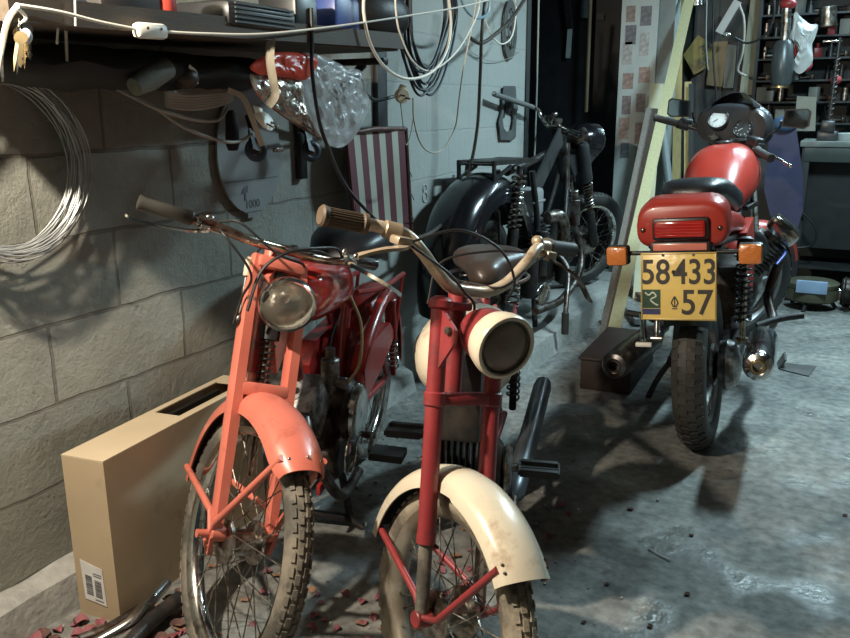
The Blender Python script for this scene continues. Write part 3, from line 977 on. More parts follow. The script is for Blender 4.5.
tag(MB().lathe([(0.018, 0), (0.026, .02), (0.02, .06), (.008, .085)], wp(507, 113, .02), (0.1, -0.1, 1), 12).obj('hanging_tool', TOOL), 'small dark tool hanging inside the oval gasket', 'tool')

# striped folding garden chair, folded against the wall
fc = thing('folding_chair', 'folded chair with maroon and cream striped cloth on the wall', 'chair', wp(385, 236, .09))
fl_ = lambda x, y, o=.09: wp(x, y, o) - fc.location
def cloth_stripes():
    m = bpy.data.materials.new('striped_cloth')
    m.use_nodes = True
    nt = m.node_tree
    N, L = nt.nodes, nt.links
    b = N['Principled BSDF']
    b.inputs['Roughness'].default_value = 0.85
    tc = N.new('ShaderNodeTexCoord')
    sp = N.new('ShaderNodeSeparateXYZ')
    L.new(tc.outputs['UV'], sp.inputs[0])
    mu = N.new('ShaderNodeMath'); mu.operation = 'MULTIPLY'; mu.inputs[1].default_value = 4.5
    L.new(sp.outputs['X'], mu.inputs[0])
    fr = N.new('ShaderNodeMath'); fr.operation = 'FRACT'
    L.new(mu.outputs[0], fr.inputs[0])
    gt = N.new('ShaderNodeMath'); gt.operation = 'GREATER_THAN'; gt.inputs[1].default_value = 0.52
    L.new(fr.outputs[0], gt.inputs[0])
    mx = N.new('ShaderNodeMixRGB')
    mx.inputs[1].default_value = (0.115, 0.035, 0.045, 1)
    mx.inputs[2].default_value = (0.40, 0.40, 0.33, 1)
    L.new(gt.outputs[0], mx.inputs[0])
    L.new(mx.outputs[0], b.inputs['Base Color'])
    return m
mb = MB()
uvl = mb.bm.loops.layers.uv.new('uv')
nu, nv = 18, 16
TL, TR, BL, BR = (347, 136), (404, 131), (357, 236), (410, 240)
grid = {}
for i in range(nu + 1):
    for j in range(nv + 1):
        u, v_ = i / nu, j / nv
        x = (TL[0] * (1 - u) + TR[0] * u) * (1 - v_) + (BL[0] * (1 - u) + BR[0] * u) * v_
        y = (TL[1] * (1 - u) + TR[1] * u) * (1 - v_) + (BL[1] * (1 - u) + BR[1] * u) * v_ + 2.0 * math.sin(u * math.pi) * (v_ - .5)
        for s in (0, 1):
            grid[i, j, s] = (mb.v(fl_(x, y, .10 + 0.012 * math.sin(v_ * 5) - 0.02 * math.sin(u * math.pi) - s * 0.004)), u, v_)
def q4(ks):
    f = mb.bm.faces.new([grid[k][0] for k in ks])
    for lp, k in zip(f.loops, ks):
        lp[uvl].uv = (grid[k][1], grid[k][2])
for i in range(nu):
    for j in range(nv):
        q4([(i, j, 0), (i + 1, j, 0), (i + 1, j + 1, 0), (i, j + 1, 0)])
        q4([(i, j, 1), (i, j + 1, 1), (i + 1, j + 1, 1), (i + 1, j, 1)])
for i in range(nu):
    q4([(i, 0, 0), (i, 0, 1), (i + 1, 0, 1), (i + 1, 0, 0)])
for j in range(nv):
    q4([(nu, j, 0), (nu, j, 1), (nu, j + 1, 1), (nu, j + 1, 0)])
    q4([(0, j, 0), (0, j + 1, 0), (0, j + 1, 1), (0, j, 1)])
mb.obj('seat_cloth', cloth_stripes(), fc)
for a, b in (((346, 134), (358, 250)), ((405, 128), (412, 250))):
    MB().tube([fl_(*a, .085), fl_(*b, .085)], 0.011, 10).obj('side_tube', mat('brown_tube', (0.10, 0.05, 0.04), .4, .3), fc)
MB().tube([fl_(345, 134, .085), fl_(375, 129, .09), fl_(405, 129, .085)], 0.010, 10).obj('top_tube', MATS['brown_tube'], fc)
for k, (x, y) in enumerate(((405, 172), (407, 195), (408, 218))):
    MB().tube([fl_(x, y, .10), fl_(x + 4, y - 1, .11), fl_(x + 7, y + 5, .10)], 0.0016, 6, 4).obj('hook', STEEL, fc)
# chalk figure 8 on the wall
cc8 = wp(425, 193, .003)
mb = MB()
for dz, rr in ((0.020, 0.017), (-0.018, 0.021)):
    mb.torus((cc8.x, cc8.y, cc8.z + dz), (1, 0, 0), rr, 0.0022, 20, 6)
tag(mb.obj('chalk_mark', mat('chalk', (0.55, 0.56, 0.54), .9)), 'chalk number 8 drawn on the wall beside the black fender', 'chalk mark')

# ------------------------------------------------ stuff on the shelf
zt = lambda p: p
def on_shelf(px, off, lift=0.0):
    p = wp(px, 10, off)
    p.z = 1.372 + 0.0175 * (p.y - 1.2) + lift
    return p
p = on_shelf(163, .35)
can = thing('red_can', 'red can standing on the shelf above the white switch', 'can', p)
MB().lathe([(0.026, 0), (0.028, .003), (0.028, .10), (.026, .103)], (0, 0, 0), (0, 0, 1), 22).obj('can_body', mat('red_tin', (0.55, .07, .05), .4), can)
MB().torus((0, 0, .10), (0, 0, 1), .027, .0016, 22, 6).obj('can_rim', CHROME, can)
p = on_shelf(55, .33)
mb = MB()
from mathutils import noise
rings = []
for i in range(15):
    t = i / 14
    row = []
    for k in range(18):
        a = 2 * math.pi * k / 18
        q = Vector((0.05 * math.cos(a) * math.sin(math.pi * min(t + .12, .98)) , 0.11 * (t - .5) * 2, 0.028 * math.sin(a) * math.sin(math.pi * min(t + .12, .98)) + .026))
        q += Vector((1, 0, 1)) * noise.noise(q * 40) * 0.008
        q.z = max(q.z, 0)
        row.append(p + q)
    rings.append(row)
mb.rings(rings)
tag(mb.obj('grey_rag', mat('grey_rag_cloth', (0.28, .28, .28), .9)), 'crumpled grey rag lying on the shelf at the left', 'rag')
p = on_shelf(108, .30)
tag(MB().box(p + Vector((0, 0, .05)), (.14, .16, .10), bev=.01).obj('dark_box', mat('dark_box_card', (.035, .03, .028), .6)), 'dark box on the shelf between the rag and the red can', 'box')
p = on_shelf(235, .30)
tray = thing('plastic_tray', 'black ribbed plastic tray on the shelf above the webbing strap', 'tray', p)
MB().box((0, 0, .03), (.18, .26, .06), bev=.018).obj('tray_body', PLASTIC, tray)
for k in range(5):
    MB().box((.092, 0, .012 + .01 * k), (.004, .22, .004)).obj('rib', mat('grey_rib', (.05, .05, .05), .5), tray)
p = on_shelf(330, .32)
tag(MB().box(p + Vector((0, 0, .055)), (.12, .13, .11), bev=.012).obj('blue_box', BLUE), 'blue plastic box on the shelf beside the black tray', 'box')
p = on_shelf(288, .32)
tag(MB().box(p + Vector((0, 0, .05)), (.12, .10, .10), bev=.01).obj('black_case', PLASTIC), 'small black case on the shelf left of the blue box', 'case')
p = on_shelf(366, .19)
tag(MB().ball(p + Vector((0, .02, .10)), (.12, .18, .10), 20, 10).obj('black_bag', mat('black_bag_film', (.010, .010, .011), .5, bump=.4, bscale=14)), 'black bulging bag at the far end of the shelf', 'bag')

# ================================================================== CARDBOARD BOX BY THE WALL
A0, B0 = Vector((-1.572, 1.185, 0)), Vector((-1.452, 1.200, 0))
dirb = Vector((-0.085, 1, 0)).normalized()
LEN, HT = 0.63, 0.418
bx = thing('cardboard_box', 'tall narrow cardboard box with white label standing by the block wall', 'box', A0, (0, 0, 0))
U = (B0 - A0)
def bp_(u, l, h):
    return U * u + dirb * l + Vector((0, 0, h))
def slab(mb, u0, u1, l0, l1, h0, h1):
    P = []
    for h in (h0, h1):
        P.append([bp_(u0, l0, h), bp_(u1, l0, h), bp_(u1, l1, h), bp_(u0, l1, h)])
    mb.rings(P)
tu, tl_ = 0.035, 0.004
mb = MB()
slab(mb, 0, 1, 0, tl_, 0, HT)
slab(mb, 0, 1, LEN - tl_, LEN, 0, HT)
slab(mb, 0, tu, tl_, LEN - tl_, 0, HT)
slab(mb, 1 - tu, 1, tl_, LEN - tl_, 0, HT)
slab(mb, tu, 1 - tu, tl_, LEN - tl_, 0, 0.004)
mb.obj('box_body', CARD, bx)
mb = MB()
h0, h1 = HT, HT + 0.004
hx0, hx1 = 0.30, 0.57
slab(mb, 0, 1, 0, hx0, h0, h1)
slab(mb, 0, 1, hx1, LEN, h0, h1)
slab(mb, 0, 0.16, hx0, hx1, h0, h1)
slab(mb, 0.80, 1, hx0, hx1, h0, h1)
mb.obj('box_top', mat('cardboard_lit_top', (0.50, 0.41, 0.28), .7, 0, .08, scale=6, bump=.03), bx, label='top flap coloured paler for the light on it, with a rectangular cut-out')  # same cardboard, coloured paler for the lamp light falling on top
mb = MB()
slab(mb, .18, .30, hx0 + .01, hx1 - .01, HT - .03, HT - .015)
for k in range(5):
    mb.ball(bp_(.45 + .05 * (k % 2), hx0 + .04 + .045 * k, HT - .05), (.012, .018, .02), 8, 6)
mb.obj('box_contents', mat('greasy_parts', (.03, .028, .026), .35, .4), bx, label='dark greasy parts inside the cut-out')
dn = -dirb * 0.001
mb = MB()
Q = [(0.19, 0.048), (0.71, 0.038), (0.68, 0.138), (0.16, 0.153)]
mb.rings([[U * u + Vector((0, 0, h)) + dn for u, h in Q], [U * u + Vector((0, 0, h)) + dn * 1.8 for u, h in Q]])
st = mb.obj('label_sticker', mat('sticker_white', (.66, .66, .64), .5), bx)
mb = MB()
for (u0, u1, z0, z1) in ((.25, .41, .063, .113), (.47, .63, .060, .104)):
    k = 0
    z = z0
    random.seed(int(u0 * 100))
    while z < z1:
        hh = random.choice((.0012, .002, .003))
        P = [(u0, z), (u1, z - .003), (u1, z - .003 + hh), (u0, z + hh)]
        mb.rings([[U * u + Vector((0, 0, h)) + dn * 1.8 for u, h in P], [U * u + Vector((0, 0, h)) + dn * 2.3 for u, h in P]])
        z += hh + random.choice((.0012, .0018))
for z in (.115, .121, .050):
    P = [(.45, z), (.65, z - .003), (.65, z - .0005), (.45, z + .0025)]
    mb.rings([[U * u + Vector((0, 0, h)) + dn * 1.8 for u, h in P], [U * u + Vector((0, 0, h)) + dn * 2.3 for u, h in P]])
mb.obj('printed_bars', INK, st)

# ------------------------------------------------ exhaust pipes on the floor, bottom left
tag(MB().tube([fp(166, 583, .055), fp(140, 612, .05), fp(128, 624, .045), fp(100, 640, .03), fp(70, 655, .022)], .0145, 14, 6, radii=[.0155, .0155, .013, .012, .012]).obj('exhaust_pipe', mat('bright_pipe', (.52, .52, .50), .25, 1, .2)),
    'bright exhaust pipe lying on the floor in front of the cardboard box', 'exhaust pipe')
tag(MB().tube([fp(180, 598, .04), fp(158, 615, .037), fp(140, 632, .035), fp(118, 655, .03)], .019, 14, 6).obj('exhaust_pipe', BLACK),
    'thicker black exhaust pipe beside the bright one near the red wheel', 'exhaust pipe')
tag(MB().tube([fp(150, 603, .018), fp(110, 628, .018), fp(80, 640, .018)], .014, 12, 6).obj('exhaust_pipe', STEEL),
    'dull dark pipe lying behind the bright exhaust pipe', 'exhaust pipe')

# ------------------------------------------------ leaves
LEAFM = [mat('pink_leaf', (.25, .075, .09), .7, 0, .3), mat('dry_leaf', (.26, .14, .085), .8, 0, .3), mat('dark_leaf', (.12, .06, .05), .8, 0, .3)]
def leaf_mesh(seed):
    random.seed(seed)
    mb = MB()
    n = 7
    a, b = [], []
    cur = random.uniform(.15, .5)
    for i in range(n + 1):
        t = i / n
        wv = math.sin(math.pi * min(t * .95 + .03, 1)) * .5
        row = []
        for s in (-1, -.5, 0, .5, 1):
            row.append((t - .5, s * wv * .8, abs(s) * wv * cur + .12 * math.sin(t * 5 + seed)))
        a.append(row)
    top = [[mb.v((x, y, z + .12)) for x, y, z in r] for r in a]
    bot = [[mb.v((x, y, z + .09)) for x, y, z in r] for r in a]
    for i in range(n):
        for j in range(4):
            mb.face([top[i][j], top[i + 1][j], top[i + 1][j + 1], top[i][j + 1]])
            mb.face([bot[i][j], bot[i][j + 1], bot[i + 1][j + 1], bot[i + 1][j]])
    for i in range(n):
        mb.face([top[i][0], bot[i][0], bot[i + 1][0], top[i + 1][0]])
        mb.face([top[i][4], top[i + 1][4], bot[i + 1][4], bot[i][4]])
    mb.face([top[0][j] for j in range(5)] + [bot[0][j] for j in reversed(range(5))])
    mb.face([top[n][j] for j in reversed(range(5))] + [bot[n][j] for j in range(5)])
    return mb
leaf_src = []
for s in range(3):
    o = leaf_mesh(s).obj('fallen_leaf', LEAFM[s])
    leaf_src.append(o)
leaf_first = [True] * 3
def put_leaf(x, y, z, s, kind, label, group):
    if leaf_first[kind]:
        o = leaf_src[kind]; leaf_first[kind] = False
    else:
        o = leaf_src[kind].copy(); COL.objects.link(o)
    o.location = (x, y, z)
    o.scale = (s, s, s)
    o.rotation_euler = (random.uniform(-.15, .15), random.uniform(-.15, .15), random.uniform(0, 6.28))
    tag(o, label, 'leaf', group)
def scatter(n, poly, label, group, smin, smax, kinds, dens=None, z=0.0):
    random.seed(hash(n) + len(label))
    k = 0
    xs = [p[0] for p in poly]; ys = [p[1] for p in poly]
    while k < n:
        x, y = random.uniform(min(xs), max(xs)), random.uniform(min(ys), max(ys))
        ins = False
        j = len(poly) - 1
        for i in range(len(poly)):
            if (poly[i][1] > y) != (poly[j][1] > y) and x < (poly[j][0] - poly[i][0]) * (y - poly[i][1]) / (poly[j][1] - poly[i][1]) + poly[i][0]:
                ins = not ins
            j = i
        if not ins:
            continue
        p = fp(x, y)
        if p.x < WX + .09:
            continue
        put_leaf(p.x, p.y, z, random.uniform(smin, smax), random.choice(kinds), label, group)
        k += 1
scatter(85, [(0, 638), (66, 575), (76, 612), (118, 626), (180, 590), (190, 640), (120, 680), (0, 700)], 'dried pink leaf in the litter at the foot of the cardboard box', 'leaf litter by the cardboard box', .020, .044, [0, 0, 1, 2])
scatter(14, [(200, 560), (285, 560), (290, 650), (200, 650)], 'dried pink leaf on the floor seen through the red moped front wheel', 'leaves behind the red front wheel', .016, .030, [0, 1, 0])
scatter(16, [(310, 585), (385, 590), (385, 640), (310, 640)], 'dried pink leaf on the floor between the two moped front wheels', 'leaves between the moped wheels', .016, .032, [0, 0, 1])
scatter(14, [(430, 525), (470, 525), (480, 610), (440, 610)], 'pink leaf on the floor seen through the white moped front wheel', 'leaves behind the white moped wheel', .018, .034, [0, 0, 1])
scatter(9, [(290, 470), (420, 470), (400, 500), (300, 500)], 'dark dry leaf on the floor behind the mopeds', 'leaves behind the mopeds', .014, .024, [1, 2])
for (x, y, s, k, l) in ((561, 508, .030, 0, 'pink leaf on the floor right of the white fender'), (568, 515, .022, 0, 'smaller pink leaf just below another right of the white fender'), (550, 537, .026, 0, 'dark pink leaf on the floor nearest the white fender'),
                        (630, 510, .022, 2, 'brown dry leaf on the grey floor below the motorcycle tyre'), (691, 536, .016, 2, 'dark leaf scrap in the middle of the bluish floor'), (607, 585, .016, 2, 'dark leaf scrap on the beige lit patch of floor'),
                        (687, 595, .018, 2, 'dark leaf scrap on the floor left of the bright glints'), (650, 627, .016, 2, 'dark leaf scrap at the bottom edge of the floor'), (845, 516, .016, 2, 'dark leaf scrap at the right edge of the floor'), (746, 471, .012, 1, 'tiny leaf scrap on the floor right of the motorcycle tyre'), (584, 623, .014, 2, 'dark leaf scrap near the bottom right of the white wheel')):
    p = fp(x, y)
    random.seed(x)
    put_leaf(p.x, p.y, 0, s, k, l, None)
tag(MB().tube([fp(648, 548, .004), fp(658, 554, .004), fp(670, 560, .004)], .0022, 6, 4).obj('white_twig', mat('pale_twig', (.5, .5, .48), .7)), 'thin pale twig lying on the bluish floor', 'twig')
# gravel and cement crumbs by the wall
random.seed(21)
mb = MB()
for k in range(420):
    t = random.random()
    x = WX + .09 + abs(random.gauss(0, .10)); y = random.uniform(.75, 2.6)
    if random.random() < .4:
        x = random.uniform(-1.5, -.4); y = random.uniform(.9, 2.6)
    s = random.uniform(.002, .006)
    mb.ball((x, y, s * .6), (s, s * random.uniform(.6, 1), s * .7), 6, 4)
o = mb.obj('gravel', LEDGEM)
tag(o, 'fine cement crumbs and grit scattered along the foot of the wall', 'gravel', kind='stuff')

# ================================================================== BOARDS AND PLANKS LEANING AT THE BACK
def plank(a, b, wd, th, m, label, upv=(0.2, -1, 0.3), name='wooden_plank', group=None):
    a, b = Vector(a), Vector(b)
    d = (b - a).normalized()
    sec = [(-wd / 2, -th / 2), (wd / 2, -th / 2), (wd / 2, th / 2), (-wd / 2, th / 2)]
    o = MB().sweep([a, b], sec, up=upv).obj(name, m)
    return tag(o, label, 'plank', group)
def extend(a, b, f):
    a, b = Vector(a), Vector(b)
    return a + (b - a) * f
pa = fp(609, 352, .02)
pb = yp(690, -4, 5.8)
plank(pa, extend(pa, pb, 1.22), .022, .062, mat('pale_pine_lath', (.42, .39, .22), .6, 0, .12, scale=10, stretch=(10, 10, 1)), 'pale pine plank leaning diagonally across the back', upv=(1, .3, 0))
pa2 = fp(603, 350, .02)
plank(pa2, yp(652, 110, 5.2), .030, .07, GREYWOOD, 'grey weathered plank leaning to the left of the pale plank', upv=(1, .3, 0))
pa3 = yp(640, 290, 5.2)
plank((pa3.x, 5.2, .0), yp(657, 84, 5.60), .085, .02, mat('cream_board', (.60, .60, .42), .6, 0, .1), 'short pale board behind the diagonal pine plank')
pa4 = yp(680, 200, 5.75)
plank((pa4.x + .005, 5.75, 0), extend((pa4.x + .005, 5.75, 0), yp(679, -5, 6.05), 1.1), .055, .03, PINE2, 'yellowed upright lath behind the motorcycle tail')
plank((pa4.x + .09, 5.72, 0), yp(688, 82, 5.95), .045, .02, PINE2, 'second shorter yellowed lath beside the upright one')
plank((pa4.x + .13, 5.66, 0), yp(691, 84, 5.9), .030, .02, mat('black_lath', (.02, .02, .022), .6), 'black lath beside the yellowed laths')
tag(MB().cyl(yp(671, 200, 5.55), yp(661, 120, 5.75), .028, n=14).obj('grey_pipe', mat('grey_pipe_plastic', (.22, .25, .25), .5)), 'grey pipe standing behind the pine plank', 'pipe')
# low dark crate by the motorcycle
c0 = fp(575, 388)
cr = thing('dark_crate', 'low dark crate on the floor left of the red motorcycle', 'crate', (c0.x, c0.y, 0), (0, 0, R(2)))
MB().box((.13, .27, .068), (.22, .54, .135), bev=.006).obj('crate_body', mat('dark_brown_wood', (.035, .022, .018), .6, 0, .3), cr)
MB().box((.13, .27, .142), (.24, .56, .012), bev=.003).obj('crate_lid', mat('dark_brown_lid', (.05, .03, .025), .55, 0, .3), cr)
# offcuts on the floor by the plinth
for i, (x, y, x2, y2, wd, m, lab) in enumerate(((598, 300, 612, 312, .05, mat('blue_grey_offcut', (.10, .12, .15), .6), 'blue-grey offcut lying under the motorcycle indicator'),
                                   (604, 316, 611, 326, .03, CHROME, 'small bright metal offcut beside the plinth edge'),
                                   (626, 303, 640, 322, .06, mat('grey_offcut', (.18, .19, .19), .7), 'grey offcut behind the leaning planks'),
                                   (632, 288, 645, 298, .06, mat('brown_offcut', (.10, .06, .045), .7), 'brown offcut at the foot of the white post'))):
    tag(MB().bar(fp(x, y, .03), fp(x2, y2, .03), wd, .03).obj('wood_offcut', m), lab, 'offcut')
# metal plate on the floor right of the motorcycle
p = fp(795, 370)
pl_ = MB()
pl_.rings([[fp(779, 362, z), fp(780, 369, z), fp(809, 376, z), fp(816, 366, z)] for z in (.001, .005)])
pl_.rings([[fp(779, 362, .001), fp(780, 369, .001), fp(787, 360, .045), fp(786, 352, .05)], [fp(777, 362, .001), fp(778, 369, .001), fp(785, 360, .047), fp(784, 352, .052)]])
tag(pl_.obj('metal_plate', mat('rusty_plate', (.12, .115, .11), .5, .5)), 'small bent metal plate on the floor right of the exhaust', 'plate')

# ================================================================== BACK WALL: TOOLS, BENCH, HANGING THINGS
YB = 6.44
def wallcard(name, outline, Y, th, m, label, cat):
    mb = MB()
    mb.rings([[yp(x, y, Y) for x, y in outline], [yp(x, y, Y) + Vector((0, th, 0)) for x, y in outline]])
    return tag(mb.obj(name, m), label, cat)
# dark pegboard behind
pg = MB().box(((-1.13 + .2) / 2 - .0, 6.43, 1.35), (1.33, .03, 1.9)).obj('pegboard', mat('grey_brown_board', (.085, .082, .078), .75, 0, .4, scale=3, bump=.1))
tag(pg, 'grey-brown board fixed to the back wall behind the tools', 'board')
yb = thing('yellow_sign', 'yellow tilted square plate with dark figures on the back wall', 'sign', yp(703, 55, 6.34))
o_ = [(683, 55), (698, 35), (717, 48), (706, 68), (694, 75)]
cen = Vector(yb.location)
mb = MB(); mb.rings([[yp(x, y, 6.34) - cen for x, y in o_], [yp(x, y, 6.34) - cen + Vector((0, .008, 0)) for x, y in o_]])
mb.obj('sign_plate', mat('old_yellow_sign', (.28, .22, .07), .5, 0, .2, dirt=(.08, .05, .03), dirt_amt=.3), yb)
Tt = Matrix.Translation((0.02, -.004, -.01)) @ Matrix.Rotation(R(-28), 4, 'Y') @ Matrix(((1, 0, 0, 0), (0, 0, -1, 0), (0, 1, 0, 0), (0, 0, 0, 1)))
text_mb('33', .085, Matrix.Translation((0.0, 0, .055)) @ Tt, .001).obj('sign_figures', INK, yb)
text_mb('55', .085, Matrix.Translation((-.01, 0, -.035)) @ Tt, .001).obj('sign_figures', INK, yb)
wallcard('brown_paper', [(712, 42), (728, 41), (722, 87), (706, 85)], 6.36, .004, mat('brown_paper_m', (.26, .18, .10), .8), 'brown paper sheet pinned beside the yellow plate', 'paper')
wallcard('grey_sheet', [(726, 44), (739, 46), (735, 88), (723, 88)], 6.37, .004, mat('grey_sheet_m', (.20, .20, .18), .7), 'grey sheet pinned to the right of the brown paper', 'sheet')
plank(yp(746, 95, 6.34), yp(760, -20, 6.34), .09, .02, mat('dull_pine', (.38, .38, .28), .6), 'pale board standing behind the motorcycle fairing')
lamp = thing('work_lamp', 'slim grey work lamp hanging tilted above the motorcycle mirror', 'lamp', yp(730, 18, 6.1))
lc = Vector(lamp.location)
MB().bar(yp(719, 33, 6.1) - lc, yp(738, 1, 6.1) - lc, .05, .03, up=(0, 1, 0)).obj('lamp_body', mat('lamp_grey', (.40, .43, .43), .35), lamp)
MB().ball(yp(727, 35, 6.12) - lc, (.035, .03, .02), 12, 8).obj('lamp_socket', CHROME, lamp)
cable('lamp_cable', [yp(738, 2, 6.1), yp(744, 20, 6.1), yp(743, 50, 6.1), yp(738, 70, 6.1), yp(746, 76, 6.1)], .008, GREYWIRE, 'grey lamp cable curling beside the pale back board')
cable('wall_cable', [yp(773, -10, 5.6), yp(774, 15, 5.6), yp(765, 35, 5.6), yp(748, 43, 5.6), yp(735, 38, 5.6)], .007, BLACKWIRE, 'dark cable swooping past the pale back board')
cable('wall_cable', [yp(707, -10, 6.2), yp(706, 40, 6.2), yp(708, 70, 6.2)], .005, GREYWIRE, 'thin grey cable hanging over the yellow plate')
cable('wall_cable', [yp(714, -10, 6.2), yp(713, 50, 6.2), yp(717, 105, 6.2)], .006, BLACKWIRE, 'thin black cable hanging over the brown paper')
cable('wall_cable', [yp(738, 40, 6.0), yp(736, 70, 6.0), yp(733, 95, 6.0)], .006, BLACKWIRE, 'black cable hanging right of the grey sheet')
tag(MB().cyl(yp(757, 66, 6.405), yp(762, 94, 6.405), .012, n=10).obj('steel_rod', CHROME), 'thin steel rod hanging behind the windscreen', 'rod')
for (x, y, w_, h_, m, l) in ((696, -1, 16, 15, CHROME, 'shiny metal can hanging at the top above the yellow plate'), (828, 17, 14, 20, DULLCHROME, 'dull metal tin on the upper right of the tool rack')):
    a, b = yp(x, y + h_ / 2, 6.2), yp(x, y - h_ / 2, 6.2)
    tag(MB().cyl(a, b, w_ / 2 * 6.2 / 820 , n=20, bev=.003).obj('metal_can', m), l, 'can')

# hanging angle grinder, white sheet
gr = thing('angle_grinder', 'grey power tool hanging by its cord behind the windscreen', 'power tool', yp(780, 85, 5.75))
gc = Vector(gr.location); G = lambda x, y, Y=5.75: yp(x, y, Y) - gc
MB().lathe([(.045, 0), (.062, .02), (.066, .12), (.058, .24), (.04, .27)], G(781, 86), G(784, 40) - G(781, 86), 18).obj('tool_body', mat('dark_grey_tool', (.075, .09, .095), .35, .3), gr)
MB().tube([G(784, 46), G(786, 25), G(787, 5), G(790, -12)], .028, 12, 4).obj('handle', DULLCHROME, gr)
MB().ball(G(788, 4), (.05, .04, .035), 14, 8).obj('cap', mat('red_cap', (.30, .03, .03), .4), gr)
MB().lathe([(.055, 0), (.055, .012)], G(780, 88), (0, 0, 1), 16).obj('collar', BRASS, gr)
sheet = MB()
from mathutils import noise
ol = [(795, 12), (802, 18), (810, 24), (818, 25), (815, 38), (812, 45), (813, 60), (808, 68), (799, 74), (792, 66), (798, 56), (795, 44), (789, 38), (792, 28)]
rings = []
cen = sum((yp(x, y, 5.8) for x, y in ol), Vector()) / len(ol)
rp_ = catmull([yp(x, y, 5.8) for x, y in ol], 3, True)
fr, bk = [], []
for k in range(1, 9):
    t = k / 8
    fr.append([cen + (p - cen) * t + Vector((0, -1, 0)) * (.04 * (1 - t * t) + .02 * noise.noise(p * 12 * t)) for p in rp_])
    bk.append([cen + (p - cen) * t + Vector((0, 1, 0)) * (.02 * (1 - t * t)) for p in rp_])
sheet.rings(fr + bk[-2::-1])
tag(sheet.obj('white_bag', mat('white_film', (.48, .52, .52), .5, 0, .1)), 'white crumpled plastic bag hanging in front of the tool rack', 'bag')
tag(MB().rings([[yp(x, y, 5.7 + dy) for x, y in ((770, 128), (796, 126), (803, 175), (803, 210), (796, 235), (784, 232), (770, 215), (764, 190))] for dy in (0, .02, .10, .12)]).obj('blue_tarpaulin', mat('blue_purple_tarpaulin', (.034, .036, .085), .6, 0, .25, scale=5, bump=.4, bscale=8)), 'blue-purple tarpaulin hanging behind the motorcycle front wheel', 'tarpaulin')
tag(MB().ball(yp(785, 124, 5.70), (.08, .06, .05), 16, 8).obj('blue_cloth', mat('light_blue_cloth', (.05, .10, .19), .8)), 'light blue cloth bundle behind the right mirror', 'cloth')
wallcard('cushion', [(797, 96), (816, 97), (815, 131), (794, 131)], 5.95, .05, mat('beige_cushion', (.26, .26, .22), .8), 'beige pad standing on the bench behind the right mirror', 'pad')

# tool rack
rk = thing('tool_rack', 'tall dark rack of shelves full of tools in the back right corner', 'rack', ((-.66 + .6) / 2, 6.36, 0))
rx, ry = rk.location.x, rk.location.y
RKM = mat('rack_dark', (.022, .023, .024), .6, .2, .2)
mb = MB(); mb.box((0, .04, 1.6), (1.30, .02, 1.5)); mb.obj('back_panel', RKM, rk)
for z in (1.08, 1.22, 1.36, 1.50, 1.64, 1.78, 1.92):
    MB().box((0, -.06, z), (1.28, .18, .012)).obj('shelf', RKM, rk)
for x in (-.64, .64):
    MB().box((x, -.06, 1.6), (.02, .2, 1.5)).obj('side_panel', RKM, rk)
random.seed(31)
tm = [TOOL, DULLCHROME, mat('tool_red', (.26, .02, .02), .4), mat('tool_pale', (.22, .24, .22), .5), STEEL, BLACK, mat('tool_green', (.07, .11, .07), .5)]
k = 0
protos = []
for s in range(5):
    m = tm[s]
    mb = MB()
    if s == 0:
        mb.cyl((0, 0, 0), (0, 0, .07), .018, n=10); mb.cyl((0, 0, .07), (0, 0, .11), .006, n=8)
    elif s == 1:
        mb.cyl((0, 0, 0), (0, 0, .085), .022, n=14, bev=.003)
    elif s == 2:
        mb.box((0, 0, .03), (.05, .05, .06), bev=.006); mb.cyl((0, 0, .06), (0, 0, .085), .01, n=8)
    elif s == 3:
        mb.box((0, 0, .045), (.06, .04, .09), bev=.004)
    else:
        mb.cyl((-.04, 0, .02), (.04, 0, .02), .018, n=10); mb.box((.05, 0, .02), (.03, .045, .04), bev=.004)
    o = mb.obj(('tool_driver', 'tin_can', 'oil_bottle', 'parts_box', 'hand_drill')[s], m)
    protos.append((o, [True]))
labs = ['dark screwdriver-like tool standing on the rack shelves', 'small tin can standing on the rack shelves', 'small red bottle standing on the rack shelves', 'small pale parts box on the rack shelves', 'dark hand tool lying on the rack shelves']
cats = ['tool', 'can', 'bottle', 'box', 'tool']
grps = ['upright tools on the rack', 'tins on the rack', 'red bottles on the rack', 'parts boxes on the rack', 'lying tools on the rack']
for z in (1.086, 1.226, 1.366, 1.506, 1.646, 1.786, 1.926):
    x = -.60
    while x < .12:
        s = random.choices(range(5), (3, 2, 1, 1, 3))[0]
        src, first = protos[s]
        if first[0]:
            o = src; first[0] = False
        else:
            o = src.copy(); COL.objects.link(o)
        o.location = (rx + x, ry - .07 + random.uniform(-.03, .03), z)
        f = random.uniform(.8, 1.15)
        o.scale = (f, f, f)
        o.rotation_euler = (0, 0, random.uniform(-.5, .5))
        tag(o, labs[s], cats[s], grps[s])
        x += random.uniform(.055, .085) if s != 4 else .125
